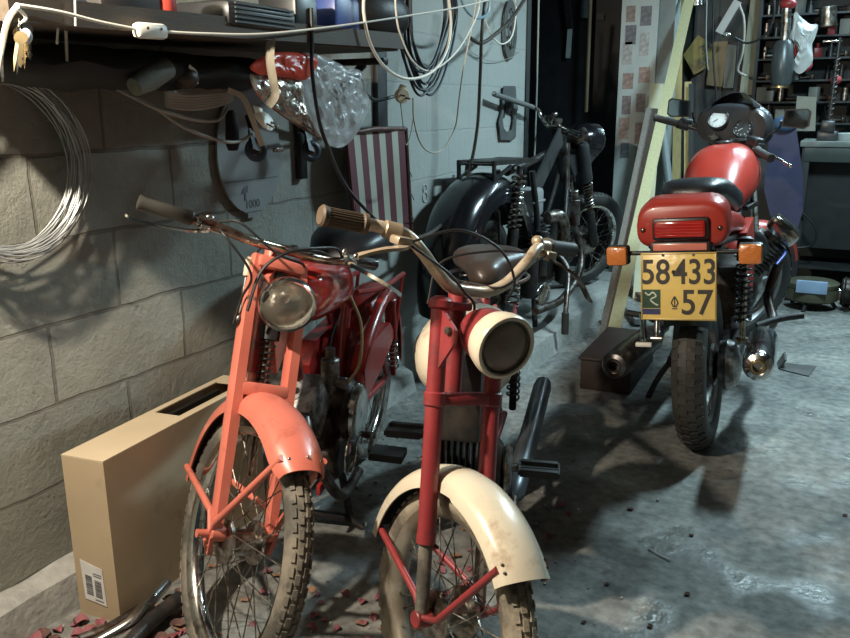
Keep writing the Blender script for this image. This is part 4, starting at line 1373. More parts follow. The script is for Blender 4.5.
# bench
be = thing('workbench', 'dark workbench with a pale top in the back right corner', 'workbench', (.12, 6.0, 0))
MB().box((.12, .02, .965), (1.12, .50, .035), bev=.004).obj('bench_top', mat('bench_grey', (.16, .18, .17), .5, 0, .25), be)
MB().box((.12, .08, .62), (1.06, .36, .65)).obj('cabinet', DARK, be)
MB().box((.12, -.21, .90), (1.06, .02, .09), bev=.003).obj('apron', mat('bench_apron', (.05, .06, .055), .5), be)
for x in (-.40, .64):
    MB().box((x, -.19, .47), (.05, .05, .94), bev=.004).obj('leg', RKM, be)
MB().box((.12, 0, .18), (1.04, .38, .02)).obj('lower_shelf', RKM, be)
jar = thing('glass_tray', 'shallow glass dish standing on the right of the bench', 'dish', yp(847, 131, 5.95))
jar.location.x += .04
jar.location.z = .983
MB().lathe([(.10, .0), (.115, .045), (.108, .045), (.094, .006)], (0, 0, 0), (0, 0, 1), 24).obj('dish', mat('pale_glass', (.40, .46, .46), .15), jar)
# vertical lamp arm / vice on bench
vi = thing('bench_vice', 'dark bench vice with tall threaded post on the workbench', 'vice', (yp(828, 130, 5.9).x, 5.90, .983))
MB().box((0, 0, .03), (.12, .10, .06), bev=.008).obj('vice_base', TOOL, vi)
MB().cyl((0, 0, .05), (0.01, 0, .62), .013, n=12).obj('post', TOOL, vi)
MB().spring((0, 0, .07), (.008, 0, .50), .016, .005, 13).obj('thread', STEEL, vi)
MB().box((-.03, 0, .60), (.11, .02, .014), bev=.003).obj('crossbar', CHROME, vi)
MB().box((.0, -.05, .09), (.08, .05, .07), bev=.008).obj('jaw', TOOL, vi)
tag(MB().ball(yp(806, 65, 6.2), (.04, .03, .045), 12, 8).obj('red_rag', mat('red_rag_cloth', (.30, .03, .035), .8)), 'red rag hanging below the white plastic bag', 'rag')
tag(MB().ball(yp(836, 80, 6.22), (.035, .03, .03), 12, 8).obj('plastic_ball', mat('red_rag_cloth', (.30, .03, .035), .8)), 'small red plastic ball on the tool rack beside the vice post', 'ball')

# junk on the floor at the right back
J = fp(813, 296); J.y = 5.42
tin = thing('round_tin', 'round metal tin with a pale blue label on the back floor', 'tin', (J.x, J.y, 0))
MB().lathe([(.13, .05), (.145, .06), (.15, .12), (.145, .13), (.15, .14), (.15, .16), (.13, .17)], (0, 0, 0), (0, 0, 1), 30).obj('tin_body', mat('olive_tin', (.10, .095, .06), .45, .5), tin)
MB().box((0, -.145, .155), (.17, .02, .075), bev=.004).obj('tin_label', mat('pale_blue_label', (.25, .34, .48), .5), tin)
for a in (0.3, 2.4, 4.5):
    MB().cyl((.10 * math.cos(a), .10 * math.sin(a), .06), (.15 * math.cos(a), .15 * math.sin(a), 0), .012, n=8).obj('leg', BLACK, tin)
random.seed(44)
mo = thing('electric_motor', 'small dark engine on the floor at the right edge', 'engine', (.13, 5.45, 0))
MB().cyl((-.12, 0, .11), (.08, 0, .11), .085, n=22, bev=.01).obj('motor_body', ENGINE, mo)
mb = MB()
for k in range(6):
    mb.torus((-.10 + .03 * k, 0, .11), (1, 0, 0), .088, .006, 22, 6)
mb.obj('cooling_fin', ENGINE, mo)
MB().cyl((-.12, 0, .11), (-.20, 0, .12), .018, n=10).obj('shaft', CHROME, mo)
for sx in (-.08, .05):
    MB().bar((sx, -.06, 0), (sx, .06, 0.03), .03, .05).obj('foot', ENGINE, mo)
cable('floor_cable', [yp(800, 210, 5.75), yp(812, 222, 5.75), yp(817, 235, 5.75), yp(810, 246, 5.75), yp(795, 248, 5.75)], .008, BLACKWIRE, 'thin dark hose loop right of the blue-purple tarpaulin', 'hose')
for i, (x, y, s, m, l) in enumerate(((799, 284, .07, mat('mustard_card', (.30, .24, .10), .8), 'mustard card scrap behind the motorcycle front tyre'), (806, 300, .09, GREYWOOD, 'flat grey block on the floor left of the round tin'),
                                  (838, 268, .08, mat('brown_block', (.10, .05, .04), .7), 'brown block behind the small engine'), (800, 262, .06, TOOL, 'dark metal lump behind the round tin'), (828, 262, .06, BLACK, 'black lump right of the round tin'), (795, 300, .06, GREYWOOD, 'small grey block beside the motorcycle front tyre'))):
    p = fp(x, y)
    p.y = min(p.y, 5.85) if y > 270 else 5.55 + .1 * i
    tag(MB().box((p.x, p.y, s * .35), (s * 2, s, s * .7), bev=.006).obj('scrap_block', m), l, 'scrap')
# hanging things in the black recess
tag(MB().cyl(yp(591, -15, 5.95), yp(586, 112, 5.95), .014, n=10).obj('broom_handle', mat('brown_stick', (.11, .085, .045), .6)), 'brown wooden pole standing in the black recess', 'pole')
saw = thing('pruning_saw', 'narrow pale-bladed saw with black handle hanging in the black recess', 'saw', yp(569, 30, 6.05))
sc_ = Vector(saw.location)
MB().bar(yp(570, 29, 6.05) - sc_, yp(568, 58, 6.05) - sc_, .035, .006, up=(0, 1, 0)).obj('blade', mat('pale_blade', (.36, .40, .40), .4), saw)
MB().bar(yp(566, -8, 6.05) - sc_, yp(570, 29, 6.05) - sc_, .045, .02, up=(0, 1, 0)).obj('handle', BLACK, saw)
wallcard('grey_card', [(581, 0), (591, 0), (590, 18), (580, 18)], 6.06, .006, mat('blue_grey_card', (.10, .13, .14), .6), 'blue-grey card pinned at the top of the black recess', 'card')
wallcard('grey_card', [(597, 13), (604, 13), (604, 20), (597, 20)], 6.06, .006, mat('dark_grey_card', (.05, .065, .065), .6), 'small dark grey card right of the brown pole', 'card')

# ================================================================== TWO-WHEELERS
def wheel(root, T, c, Rr, tr, tyre_m, rim_m, hub_r=.045, hub_w=.09, nsp=36, knobs='block', rows=(-.62, -.22, .22, .62), nk=58, hub_m=None, spoke_m=None, cast=False, name='wheel', spoke_r=.0015):
    c = Vector(c)
    rc = Rr - tr
    ro = Rr - 2 * tr + .008
    w2 = tr * .72
    mb = MB(T)
    mb.lathe([(ro, -w2), (ro + .005, -w2 - .003), (ro + .005, -w2 + .003), (ro - .004, -w2 * .7), (ro - .010, -w2 * .3), (ro - .010, w2 * .3), (ro - .004, w2 * .7), (ro + .005, w2 - .003), (ro + .005, w2 + .003), (ro, w2), (ro - .010, w2 * .85), (ro - .018, w2 * .3), (ro - .018, -w2 * .3), (ro - .010, -w2 * .85)], c, (0, 1, 0), 60, closed=True)
    if cast:
        for k in range(5):
            a = 2 * math.pi * k / 5 + .2
            for s in (-.13, .13):
                p0 = c + Vector((math.cos(a) * hub_r * .8, 0, math.sin(a) * hub_r * .8))
                p1 = c + Vector((math.cos(a + s) * (ro - .012), 0, math.sin(a + s) * (ro - .012)))
                mb.bar(p0, p1, .022, .018, up=(0, 1, 0))
    wh = mb.obj(name, rim_m, root)
    mb = MB(T)
    mb.lathe([(rc + tr * math.cos(2 * math.pi * j / 18) * (1.0 if math.cos(2 * math.pi * j / 18) < 0 else 1), tr * 1.0 * math.sin(2 * math.pi * j / 18)) for j in range(18)], c, (0, 1, 0), 72, closed=True)
    if knobs:
        for r_i, sv in enumerate(rows):
            ps = sv * 1.15
            for k in range(nk):
                a = 2 * math.pi * (k + .5 * (r_i % 2)) / nk
                er = Vector((math.cos(a), 0, math.sin(a)))
                et = Vector((-math.sin(a), 0, math.cos(a)))
                ey = Vector((0, 1, 0))
                nrm = (er * math.cos(ps) + ey * math.sin(ps)).normalized()
                lat = et.cross(nrm).normalized()
                pos = c + er * (rc + tr * math.cos(ps)) + ey * (tr * math.sin(ps)) + nrm * .0005
                rot = Matrix((et, lat, nrm)).transposed()
                mb.box(pos, (2 * math.pi * Rr / nk * .66, tr * (.34 if knobs == 'block' else .5), tr * (.18 if knobs == 'block' else .05)), rot=rot)
    mb.obj('tyre', tyre_m, wh)
    MB(T).lathe([(.008, -hub_w * .72), (.010, -hub_w * .6), (hub_r * .75, -hub_w * .5), (hub_r, -hub_w * .45), (hub_r, -hub_w * .36), (hub_r * .6, -hub_w * .28), (hub_r * .6, hub_w * .28), (hub_r, hub_w * .36), (hub_r, hub_w * .45), (hub_r * .75, hub_w * .5), (.010, hub_w * .6), (.008, hub_w * .72)], c, (0, 1, 0), 26).obj('hub', hub_m or DULLCHROME, wh)
    if nsp and not cast:
        for k in range(nsp):
            side = 1 if k % 2 else -1
            a = 2 * math.pi * k / nsp
            off = (.55 if (k // 2) % 2 else -.55)
            p0 = c + Vector((math.cos(a + off) * hub_r * .92, side * hub_w * .40, math.sin(a + off) * hub_r * .92))
            p1 = c + Vector((math.cos(a) * (ro - .012), side * .003, math.sin(a) * (ro - .012)))
            q = p0 + (p1 - p0) * .94
            mb = MB(T)
            mb.cyl(p0, p1, spoke_r, n=5)
            mb.cyl(q, p1, spoke_r * 2, n=5)
            mb.obj('spoke', spoke_m or DULLCHROME, wh)
    return wh

def steer_matrix(Rr, off, rake, steer):
    A = Vector((-off, 0, Rr))
    ax_ = Vector((-math.sin(rake), 0, math.cos(rake)))
    return Matrix.Translation(A) @ Matrix.Rotation(steer, 4, ax_) @ Matrix.Translation(-A)

def saddle(root, c, ln, wr, wf, th, m, name='seat'):
    # bicycle-like saddle, nose forward (+x)
    c = Vector(c)
    rings = []
    n = 16
    for i in range(n + 1):
        t = i / n
        x = -ln / 2 + ln * t
        wd = (wf + (wr - wf) * (0.5 + 0.5 * math.cos(math.pi * min(1, t * 1.25))))
        e = math.sqrt(max(.02, 1 - abs(2 * t - 1) ** 5))
        wd *= e
        hz = th * e
        row = []
        for k in range(20):
            a = 2 * math.pi * k / 20
            y = wd / 2 * math.copysign(abs(math.cos(a)) ** .75, math.cos(a))
            z = hz * (math.copysign(abs(math.sin(a)) ** .8, math.sin(a)) * (1 if math.sin(a) > 0 else .55)) + .016 * (1 - t) ** 2
            row.append(c + Vector((x, y, z)))
        rings.append(row)
    return MB().rings(rings).obj(name, m, root, angle=60)

def LP(root, px, py, Y):
    return root.matrix_world.inverted() @ yp(px, py, Y)

def setup(name, label, X, Y, Z, az, lean, cat):
    t = thing(name, label, cat, (X, Y, Z), (-lean, 0, R(90) - az))
    bpy.context.view_layer.update()
    return t

# ------------------------------------------------------------------ WHITE AND RED MOPED (middle)
def white_moped():
    Rr, off, rake = .252, .04, R(15)
    T = steer_matrix(Rr, off, rake, R(39.5))
    TB = steer_matrix(Rr, off, rake, R(50.5))
    t = setup('moped', 'moped with cream front fender, cream-ringed headlight and dark red fork', -.630, 1.240, 0, R(161.8), R(1.6), 'moped')
    def A(z, dx=0, y=0):
        return Vector((-off - (z - Rr) * math.tan(rake) + dx, y, z))
    I = Matrix.Identity(4)
    wheel(t, T, (0, 0, Rr), Rr, .029, MUDRUBBER, mat('dusty_rim', (.40, .37, .31), .45, .6, .25, dirt=(.28, .24, .18), dirt_amt=.8, dirt_scale=14), .052, .085, 36, nk=54, hub_m=DULLCHROME, name='front_wheel')
    wheel(t, I, (-1.10, 0, Rr), Rr, .029, MUDRUBBER, MATS['dusty_rim'], .05, .09, 36, nk=54, name='rear_wheel')
    # fork
    for s in (-1, 1):
        y = .066 * s
        mb = MB(T)
        mb.cyl(A(.40, .045, y), A(.836 if s < 0 else .80, .045, y), .0175, n=20)
        mb.cyl(A(.645, .045, y), A(.672, .045, y), .0215, n=20, bev=.003)
        mb.lathe([(.0175, 0), (.023, .004), (.024, .016), (.018, .022), (.010, .026)], A(.822 if s < 0 else .786, .045, y), A(1, 0) - A(0, 0), 20)
        mb.cyl(A(.395, .045, y), A(.412, .045, y), .0185, n=20)
        mb.obj('fork_leg', CRIMSON, t)
        mb = MB(T)
        mb.cyl(A(Rr + .01, .045, y), A(.41, .045, y), .0135, n=16)
        mb.obj('fork_slider', DUSTYRUBBER if s < 0 else DUSTYRUBBER, t, label='dusty grey lower slider')
    mb = MB(T)
    mb.box(A(.655, .035, 0), (.05, .135, .022), rot=Matrix.Rotation(-rake, 3, 'Y'), bev=.005)
    mb.box(A(.826, .030, -.033), (.05, .070, .016), rot=Matrix.Rotation(-rake, 3, 'Y'), bev=.005)
    mb.cyl(A(.64), A(.85), .019, n=16)
    mb.obj('fork_bridge', CRIMSON, t)
    # mudguard
    fe = MB(T).fender((0, 0, Rr), Rr + .036, R(45), R(172), .108, crown=.034, th=.003, edge=.010, taper=lambda q: .62 + .38 * math.sin(math.pi * min(1, (1 - q) * .62 + .30)) if q > .35 else 1.0).obj('front_mudguard', CREAM, t)
    MB(T).fender((0, 0, Rr), Rr + .0315, R(45.5), R(171.5), .098, crown=.033, th=.001, edge=.008, taper=lambda q: .62 + .38 * math.sin(math.pi * min(1, (1 - q) * .62 + .30)) if q > .35 else 1.0).obj('mudguard_lining', mat('black_underside', (.012, .012, .012), .85), fe)  # black inner skin under the cream mudguard
    for a in (49, 52):
        for s in (-1, 1):
            MB(T).ball((math.cos(R(a)) * (Rr + .021), .046 * s, Rr + math.sin(R(a)) * (Rr + .021)), (.003, .003, .003), 8, 6).obj('rivet', STEEL, fe)
    # stays: V from the axle to both ends of the mudguard
    for s in (-1, 1):
        y = .060 * s
        mb = MB(T)
        mb.tube([(math.cos(R(51)) * (Rr + .012), .050 * s, Rr + math.sin(R(51)) * (Rr + .012)), (.05, y + .004 * s, Rr + .03), (.012, y + .01 * s, Rr + .012), (-.03, y + .006 * s, Rr + .035), (math.cos(R(168)) * (Rr + .02), .038 * s, Rr + math.sin(R(168)) * (Rr + .02))], .0075, 10)
        mb.cyl((0.005, y - .012 * s, Rr + .005), (0.005, y + .022 * s, Rr + .005), .017, n=16, bev=.002)
        mb.obj('mudguard_stay', CRIMSON, t)
    # headlight
    hc = A(.792, .172, .004)
    hx = Vector((1, 0, -.06)).normalized()
    h0 = hc - hx * .125
    TH = T @ Matrix.Translation(h0) @ Matrix.Scale(.91, 4) @ Matrix.Translation(-h0)
    hl = MB(TH).lathe([(.001, -.006), (.022, 0), (.040, .018), (.053, .045), (.059, .075), (.060, .098), (.058, .098), (.057, .076), (.051, .047), (.038, .021), (.020, .004), (.001, .001)], h0, hx, 30, closed=True).obj('headlight', CRIMSON, t, label='dark red headlight shell')
    MB(TH).lathe([(.0605, .088), (.063, .094), (.0685, .118), (.0685, .132), (.0655, .138), (.0600, .139), (.0565, .134), (.058, .120), (.058, .095)], h0, hx, 36, closed=True).obj('headlight_ring', CREAM, hl)
    MB(TH).lathe([(.0575, .122), (.050, .106), (.036, .093), (.018, .086), (.001, .085), (.001, .084), (.019, .085), (.037, .092), (.051, .105), (.058, .120)], h0, hx, 30, closed=True).obj('reflector_bowl', mat('tarnished_reflector', (.42, .33, .26), .25, 1.0, .3), hl)
    MB(TH).lathe([(.0570, .126), (.050, .134), (.036, .141), (.018, .1445), (.001, .145), (.001, .142), (.018, .1415), (.036, .138), (.049, .131), (.0565, .123)], h0, hx, 36, closed=True).obj('headlight_lens', mat('dusty_glass', (.34, .27, .22), .16, 0, .4, scale=16, alpha=.5, bump=.25, bscale=25), hl)
    MB(TH).torus(h0 + hx * .134, hx, .0570, .0022, 30, 8).obj('inner_ring', STEEL, hl)
    for s in (-1, 1):
        P = [A(.83, .055, .070 * s), A(.80, .105, .063 * s), A(.775, .10, .063 * s), A(.72, .062, .070 * s), A(.69, .05, .072 * s), A(.76, .035, .072 * s)]
        mb = MB(T)
        mb.rings([[p + Vector((0, .003 * s, 0)) for p in P], [p + Vector((0, -.003 * s, 0)) for p in P]])
        mb.obj('headlight_bracket', CRIMSON, t)
        MB(T).cyl(A(.795, .088, .058 * s), A(.795, .088, .076 * s), .0075, n=10).obj('bracket_bolt', STEEL, t)
    # handlebar
    hb = [A(.950, -.005, -.322), A(.950, .015, -.24), A(.946, .038, -.180), A(.922, .050, -.145), A(.884, .045, -.095), A(.861, .035, -.05), A(.857, .032, 0), A(.860, .035, .05), A(.884, .045, .095), A(.932, .052, .145), A(.958, .040, .185), A(.963, .015, .25), A(.962, -.005, .35)]
    bar = MB(TB).tube(hb, .0118, 14, 6).obj('handlebar', mat('chipped_cream_bar', (.60, .50, .38), .34, .25, .15, dirt=(.25, .16, .10), dirt_amt=.35, dirt_scale=28), t)
    mb = MB(TB)
    g0, g1 = hb[0] + (hb[0] - hb[1]).normalized() * .012, hb[0] * .10 + hb[1] * .90
    ax_ = (g1 - g0).normalized()
    L_ = (g1 - g0).length
    mb.lathe([(.016, 0), (.0195, .004), (.0185, .010), (.0155, .016), (.0152, L_ - .012), (.019, L_ - .008), (.019, L_)], g0, ax_, 24)
    x_ = ax_.orthogonal().normalized(); y_ = ax_.cross(x_)
    for k in range(22):
        a = 2 * math.pi * k / 22
        dd = (x_ * math.cos(a) + y_ * math.sin(a)) * .0158
        mb.cyl(g0 + ax_ * .014 + dd, g0 + ax_ * (L_ - .010) + dd, .0013, n=5)
    mb.obj('right_grip', GRIPBROWN, bar, label='ribbed brown right grip')
    g0, g1 = hb[-1] + (hb[-1] - hb[-2]).normalized() * .012, hb[-1] * .12 + hb[-2] * .88
    MB(TB).lathe([(.012, 0), (.0175, .004), (.0165, .012), (.0155, .10), (.019, .118), (.019, .124)], g0, g1 - g0, 20).obj('left_grip', mat('dark_olive_rubber', (.045, .040, .028), .6), bar, label='dark left grip')
    # clamp and lever, right side
    mb = MB(TB)
    cpt = hb[1] * .35 + hb[2] * .65
    dr = (hb[2] - hb[1]).normalized()
    mb.cyl(cpt - dr * .016, cpt + dr * .016, .0165, n=18, bev=.002)
    mb.box(cpt + Vector((.022, .006, -.012)), (.030, .034, .016), bev=.004)
    mb.obj('lever_clamp', mat('beige_clamp', (.42, .32, .22), .38, .3, .2), bar)
    mb = MB(TB)
    lp = [cpt + Vector((.030, .014, -.018)), cpt + Vector((.046, -.01, -.022)), cpt + Vector((.048, -.045, -.028)), cpt + Vector((.040, -.075, -.040)), cpt + Vector((.038, -.095, -.048))]
    mb.strap(catmull(lp, 5), .015, .006, up=(0, 0, 1))
    mb.obj('brake_lever', MATS['beige_clamp'], bar)
    MB(TB).ball(lp[-1], (.006, .006, .006), 10, 8).obj('lever_ball', CHROME, bar)
    mb = MB(TB)
    cpl = hb[-2] * .45 + hb[-3] * .55
    mb.cyl(cpl - Vector((0, .014, 0)), cpl + Vector((0, .014, 0)), .0175, n=18, bev=.002)
    mb.box(cpl + Vector((.020, 0, -.012)), (.028, .03, .02), bev=.004)
    mb.ball(cpl + Vector((-.002, -.018, .012)), (.014, .012, .012), 12, 8)
    mb.obj('lever_clamp', MATS['beige_clamp'], bar)
    mb = MB(TB)
    lp = [cpl + Vector((.028, -.004, -.018)), cpl + Vector((.055, .03, -.030)), cpl + Vector((.062, .075, -.052)), cpl + Vector((.056, .125, -.085)), cpl + Vector((.058, .138, -.094))]
    mb.strap(catmull(lp, 5), .013, .005, up=(0, 0, 1))
    mb.obj('clutch_lever', STEEL, bar)
    # cables
    for nm, P in (('brake_cable', [cpt + Vector((.03, .02, -.012)), A(.975, .10, -.10), A(.955, .13, -.02), A(.90, .125, .03), A(.858, .10, .035)]),
                  ('throttle_cable', [cpt + Vector((.02, .01, -.01)), A(.90, .09, -.12), A(.865, .08, -.06), A(.83, .05, 0), A(.76, .02, 0)]),
                  ('clutch_cable', [cpl + Vector((.03, -.02, -.012)), A(.915, .06, .13), A(.875, .06, .06), A(.86, -.02, .03), A(.80, -.06, .02)]),
                  ('front_brake_cable', [cpl + Vector((.02, -.03, -.01)), A(.93, -.02, .10), A(.885, -.08, .02), A(.80, -.09, 0)])):
        MB(TB).tube(P, .0026, 8, 8).obj(nm, BLACKWIRE, t)
    # frame
    mb = MB()
    mb.tube([A(.78, -.02), (-.34, 0, .66), (-.52, 0, .50), (-.62, 0, .34), (-.70, 0, .27)], .022, 14, 6)
    mb.tube([A(.83, -.02), (-.40, 0, .80), (-.70, 0, .70), (-.82, 0, .66)], .014, 12, 4)
    mb.tube([(-.70, 0, .27), (-.80, 0, .50), (-.88, 0, .70)], .016, 12, 4)
    for s in (-1, 1):
        mb.tube([(-.68, .045 * s, .28), (-1.10, .06 * s, Rr)], .011, 10)
        mb.tube([(-.86, .03 * s, .66), (-1.0, .07 * s, .58), (-1.34, .07 * s, .56)], .008, 8, 4)
    mb.obj('frame', CRIMSON, t)
    for s in (-1, 1):
        mb = MB()
        mb.cyl((-1.10, .085 * s, Rr + .02), (-1.02, .085 * s, .56), .012, n=10)
        mb.obj('rear_shock', BLACK, t)
        MB().spring((-1.09, .085 * s, Rr + .06), (-1.03, .085 * s, .52), .019, .0035, 9).obj('shock_spring', BLACK, t)
    # fuel tank: cream with dark strap
    tk = MB()
    rings = []
    for i in range(19):
        u = i / 18
        x = -.24 - .42 * u
        e = math.sqrt(max(.012, 1 - abs(2 * u - 1) ** 3.2))
        cz = .665 - .02 * u
        row = []
        for k in range(24):
            a = 2 * math.pi * k / 24
            row.append((x, .115 * e * math.copysign(abs(math.cos(a)) ** .85, math.cos(a)), cz + .098 * e * math.copysign(abs(math.sin(a)) ** .9, math.sin(a))))
        rings.append(row)
    tk.rings(rings)
    tank = tk.obj('fuel_tank', CREAM, t, angle=60)
    mb = MB()
    P = []
    for k in range(24):
        a = 2 * math.pi * k / 24
        P.append((-.45 + .19 * math.cos(a), .119 * math.copysign(abs(math.sin(a)) ** .8, math.sin(a)), .672))
    mb.tube(P, .005, 6, closed=True)
    mb.obj('tank_strap', BLACK, tank)
    MB().box((-.235, 0, .62), (.05, .11, .20), bev=.012).obj('dark_panel', BLACK, t)  # plain black box filling the dark gap between the fork legs
    # saddle
    sd = saddle(t, (-.95, 0, .748), .31, .265, .10, .048, BROWNVINYL)
    mb = MB()
    rimp = []
    for k in range(28):
        a = 2 * math.pi * k / 28
        rimp.append((-.95 + .145 * math.cos(a), (.108 - .045 * math.cos(a)) * math.sin(a), .722))
    mb.tube(rimp, .006, 8, closed=True)
    mb.obj('seat_trim', DULLCHROME, sd)
    for s in (-1, 1):
        MB().spring((-1.04, .07 * s, .62), (-1.04, .07 * s, .715), .020, .003, 5).obj('seat_spring', STEEL, sd)
    MB().fender((-1.10, 0, Rr), Rr + .035, R(20), R(170), .10, crown=.03).obj('rear_mudguard', CREAM, t)
    # engine
    mb = MB()
    mb.box((-.56, 0, .30), (.20, .13, .17), bev=.03)
    mb.cyl((-.58, -.085, .30), (-.58, .085, .30), .080, n=26, bev=.012)
    eng = mb.obj('engine', ENGINE, t)
    cyl0, cyd = Vector((-.46, 0, .36)), Vector((.95, 0, .32)).normalized()
    mb = MB()
    mb.cyl(cyl0, cyl0 + cyd * .13, .030, n=16)
    rotf = Matrix.Rotation(-math.atan2(.32, .95), 3, 'Y')
    for k in range(10):
        mb.box((-.31, -.063 + .014 * k, .44), (.10, .0035, .17), bev=.001)
    mb.cyl(cyl0 + cyd * .13, cyl0 + cyd * .165, .012, n=10)
    mb.obj('cylinder_fins', BLACK, eng)
    MB().cyl((-.58, .085, .30), (-.58, .11, .30), .065, n=26, bev=.01).obj('side_cover', DULLCHROME, eng)
    MB().cyl((-.50, -.10, .44), (-.50, -.02, .42), .024, n=14, bev=.004).obj('carburettor', ALU, eng)
    MB().tube([(-.36, .02, .36), (-.32, .06, .30), (-.36, .11, .22), (-.50, .118, .18), (-.66, .118, .188)], .013, 12, 6).obj('exhaust_header', STEEL, t)
    MB().lathe([(.012, 0), (.028, .03), (.030, .06), (.030, .60), (.026, .635), (.010, .64)], (-.64, .115, .185), (-1, .10, .20), 22).obj('silencer', mat('dull_blue_grey_metal', (.15, .165, .18), .36, .7, .25), t)
    # pedals
    mb = MB(); mb.cyl((-.66, -.14, .27), (-.66, .14, .27), .010, n=12)
    for s, dx, dz in ((1, .06, .03), (-1, -.04, .06)):
        mb.bar((-.66, .125 * s, .27), (-.66 + dx, .135 * s, .27 + dz), .018, .010, up=(0, 1, 0))
    mb.obj('pedal_crank', DULLCHROME, t)
    pe = LP(t, 541, 466, 1.95)
    for s, c, lab in ((1, Vector((-.60, .18, .300)), None), (-1, Vector((-.70, -.19, .335)), None)):
        p = MB()
        p.box(c + Vector((.028, 0, 0)), (.018, .098, .022), bev=.005)
        p.box(c + Vector((-.028, 0, 0)), (.018, .098, .022), bev=.005)
        p.cyl(c + Vector((0, -.05 * s, 0)), c + Vector((0, .05 * s, 0)), .006, n=8)
        p.box(c + Vector((0, .05, 0)), (.07, .006, .012), bev=.001)
        p.box(c + Vector((0, -.05, 0)), (.07, .006, .012), bev=.001)
        p.obj('pedal', RUBBER, t)
    mb = MB()
    for s in (-1, 1):
        mb.tube([(-.74, .05 * s, .24), (-.76, .11 * s, .03), (-.80, .13 * s, .012)], .010, 10)
    mb.cyl((-.74, -.05, .23), (-.74, .05, .23), .010, n=10)
    mb.obj('centre_stand', BLACK, t)
    return t
white_moped()

# ------------------------------------------------------------------ RED MOPED (left)
def red_moped():
    Rr, off, rake = .293, .04, R(23)
    T = steer_matrix(Rr, off, rake, R(46))
    TB = steer_matrix(Rr, off, rake, R(54))
    t = setup('moped', 'coral red moped with bare round headlight beside the cardboard box', -1.134, 1.220, 0, R(164.2), R(2.5), 'moped')
    def A(z, dx=0, y=0):
        return Vector((-off - (z - Rr) * math.tan(rake) + dx, y, z))
    I = Matrix.Identity(4)
    wheel(t, T, (0, 0, Rr), Rr, .027, DUSTYRUBBER, CHROME, .048, .085, 36, nk=66, rows=(-.66, -.24, .24, .66), name='front_wheel')
    wheel(t, I, (-1.15, 0, Rr), Rr, .027, DUSTYRUBBER, CHROME, .06, .09, 36, nk=66, name='rear_wheel')
    UP = (A(1) - A(0)).normalized()
    # pressed fork blades
    for s in (-1, 1):
        y = .062 * s
        mb = MB(T)
        P = [A(.875, .045, y * .9), A(.80, .045, y), A(.55, .048, y), A(.36, .050, y), A(.315, .052, y)]
        sc = [.72, .95, 1.0, .90, .62]
        sec = [(-.019, -.011), (-.012, -.014), (.012, -.014), (.019, -.011), (.019, .011), (.012, .014), (-.012, .014), (-.019, .011)]
        mb.sweep(P, sec, up=(0, 1, 0), scale=sc)
        mb.obj('fork_blade', CORAL, t)
        # leading link
        piv = A(.315, .052, y)
        mb = MB(T)
        mb.cyl(piv + Vector((0, -.020 * s, 0)), piv + Vector((0, .016 * s, 0)), .017, n=16, bev=.003)
        mb.obj('link_pivot', CORAL, t)
        mb = MB(T)
        mb.sweep([piv + Vector((0, .012 * s, 0)), piv * .45 + Vector((0, y + .012 * s, Rr)) * .55 + Vector((0, 0, -.03)), Vector((0.0, y + .012 * s, Rr)), ], [(-.016, -.005), (.016, -.005), (.016, .005), (-.016, .005)], up=(0, 1, 0))
        mb.obj('suspension_link', CORAL, t)
        # spring inside the blade
        if s < 0:
            MB(T).spring(A(.61, .03, .006), A(.70, .03, .006), .016, .003, 7).obj('fork_spring', BLACK, t)
            MB(T).cyl(A(.42, .03, .006), A(.78, .03, .006), .008, n=10).obj('spring_rod', DULLCHROME, t)
            MB(T).cyl(A(.70, .03, .006), A(.84, .03, .006), .024, n=16).obj('spring_cap', BLACK, t)
        # mudguard stays
        Rf = Rr + .02
        mb = MB(T)
        yo = y + .012 * s
        mb.tube([(math.cos(R(63)) * Rf, .046 * s, Rr + math.sin(R(63)) * Rf), A(.345, .07, yo), A(.312, .056, yo), A(.35, .035, yo), (math.cos(R(178)) * Rf, .036 * s, Rr + math.sin(R(178)) * Rf)], .0078, 10)
        mb.obj('mudguard_stay', CORAL, t)
    mb = MB(T)
    mb.box(A(.60, .045, 0), (.045, .115, .030), rot=Matrix.Rotation(-rake, 3, 'Y'), bev=.006)
    mb.box(A(.86, .04, 0), (.06, .115, .028), rot=Matrix.Rotation(-rake, 3, 'Y'), bev=.008)
    mb.cyl(A(.58), A(.89), .020, n=16)
    mb.obj('fork_bridge', CORAL, t)
    MB(T).cyl(A(.315, .052, -.105), A(.315, .052, -.075), .009, n=12).obj('axle_stub', CORAL, t)
    fe = MB(T).fender((0, 0, Rr), Rr + .036, R(57), R(184), .116, crown=.042, th=.003, edge=.010, taper=lambda q: (.80 + .2 * math.sqrt(q / .08)) if q < .08 else (1.0 if q < .4 else 1 - .45 * (q - .4) / .6)).obj('front_mudguard', CORAL, t)
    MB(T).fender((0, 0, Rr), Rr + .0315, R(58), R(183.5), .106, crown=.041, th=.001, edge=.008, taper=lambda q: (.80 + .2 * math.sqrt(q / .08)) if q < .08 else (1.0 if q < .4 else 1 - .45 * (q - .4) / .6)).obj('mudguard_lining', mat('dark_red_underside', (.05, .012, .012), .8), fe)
    for k, yy in enumerate((-.035, .0, .035)):
        rr_ = Rr + .037 - .042 * (1 - math.cos(yy / .056 * 1.2)) 
        MB(T).ball((math.cos(R(62)) * rr_, yy, Rr + math.sin(R(62)) * rr_), (.0038, .0038, .0038), 10, 6).obj('rivet', CHROME, fe)
    # headlight
    hc = A(.800, .130, -.020)
    hx = Vector((1, -.42, -.16)).normalized()
    h0 = hc - hx * .085
    hl = MB(TB).lathe([(.001, -.004), (.030, .004), (.050, .028), (.058, .055), (.061, .072), (.0595, .072), (.0565, .056), (.0485, .030), (.029, .007), (.001, .0)], h0, hx, 32, closed=True).obj('headlight', CHROME, t, label='chrome headlight shell')
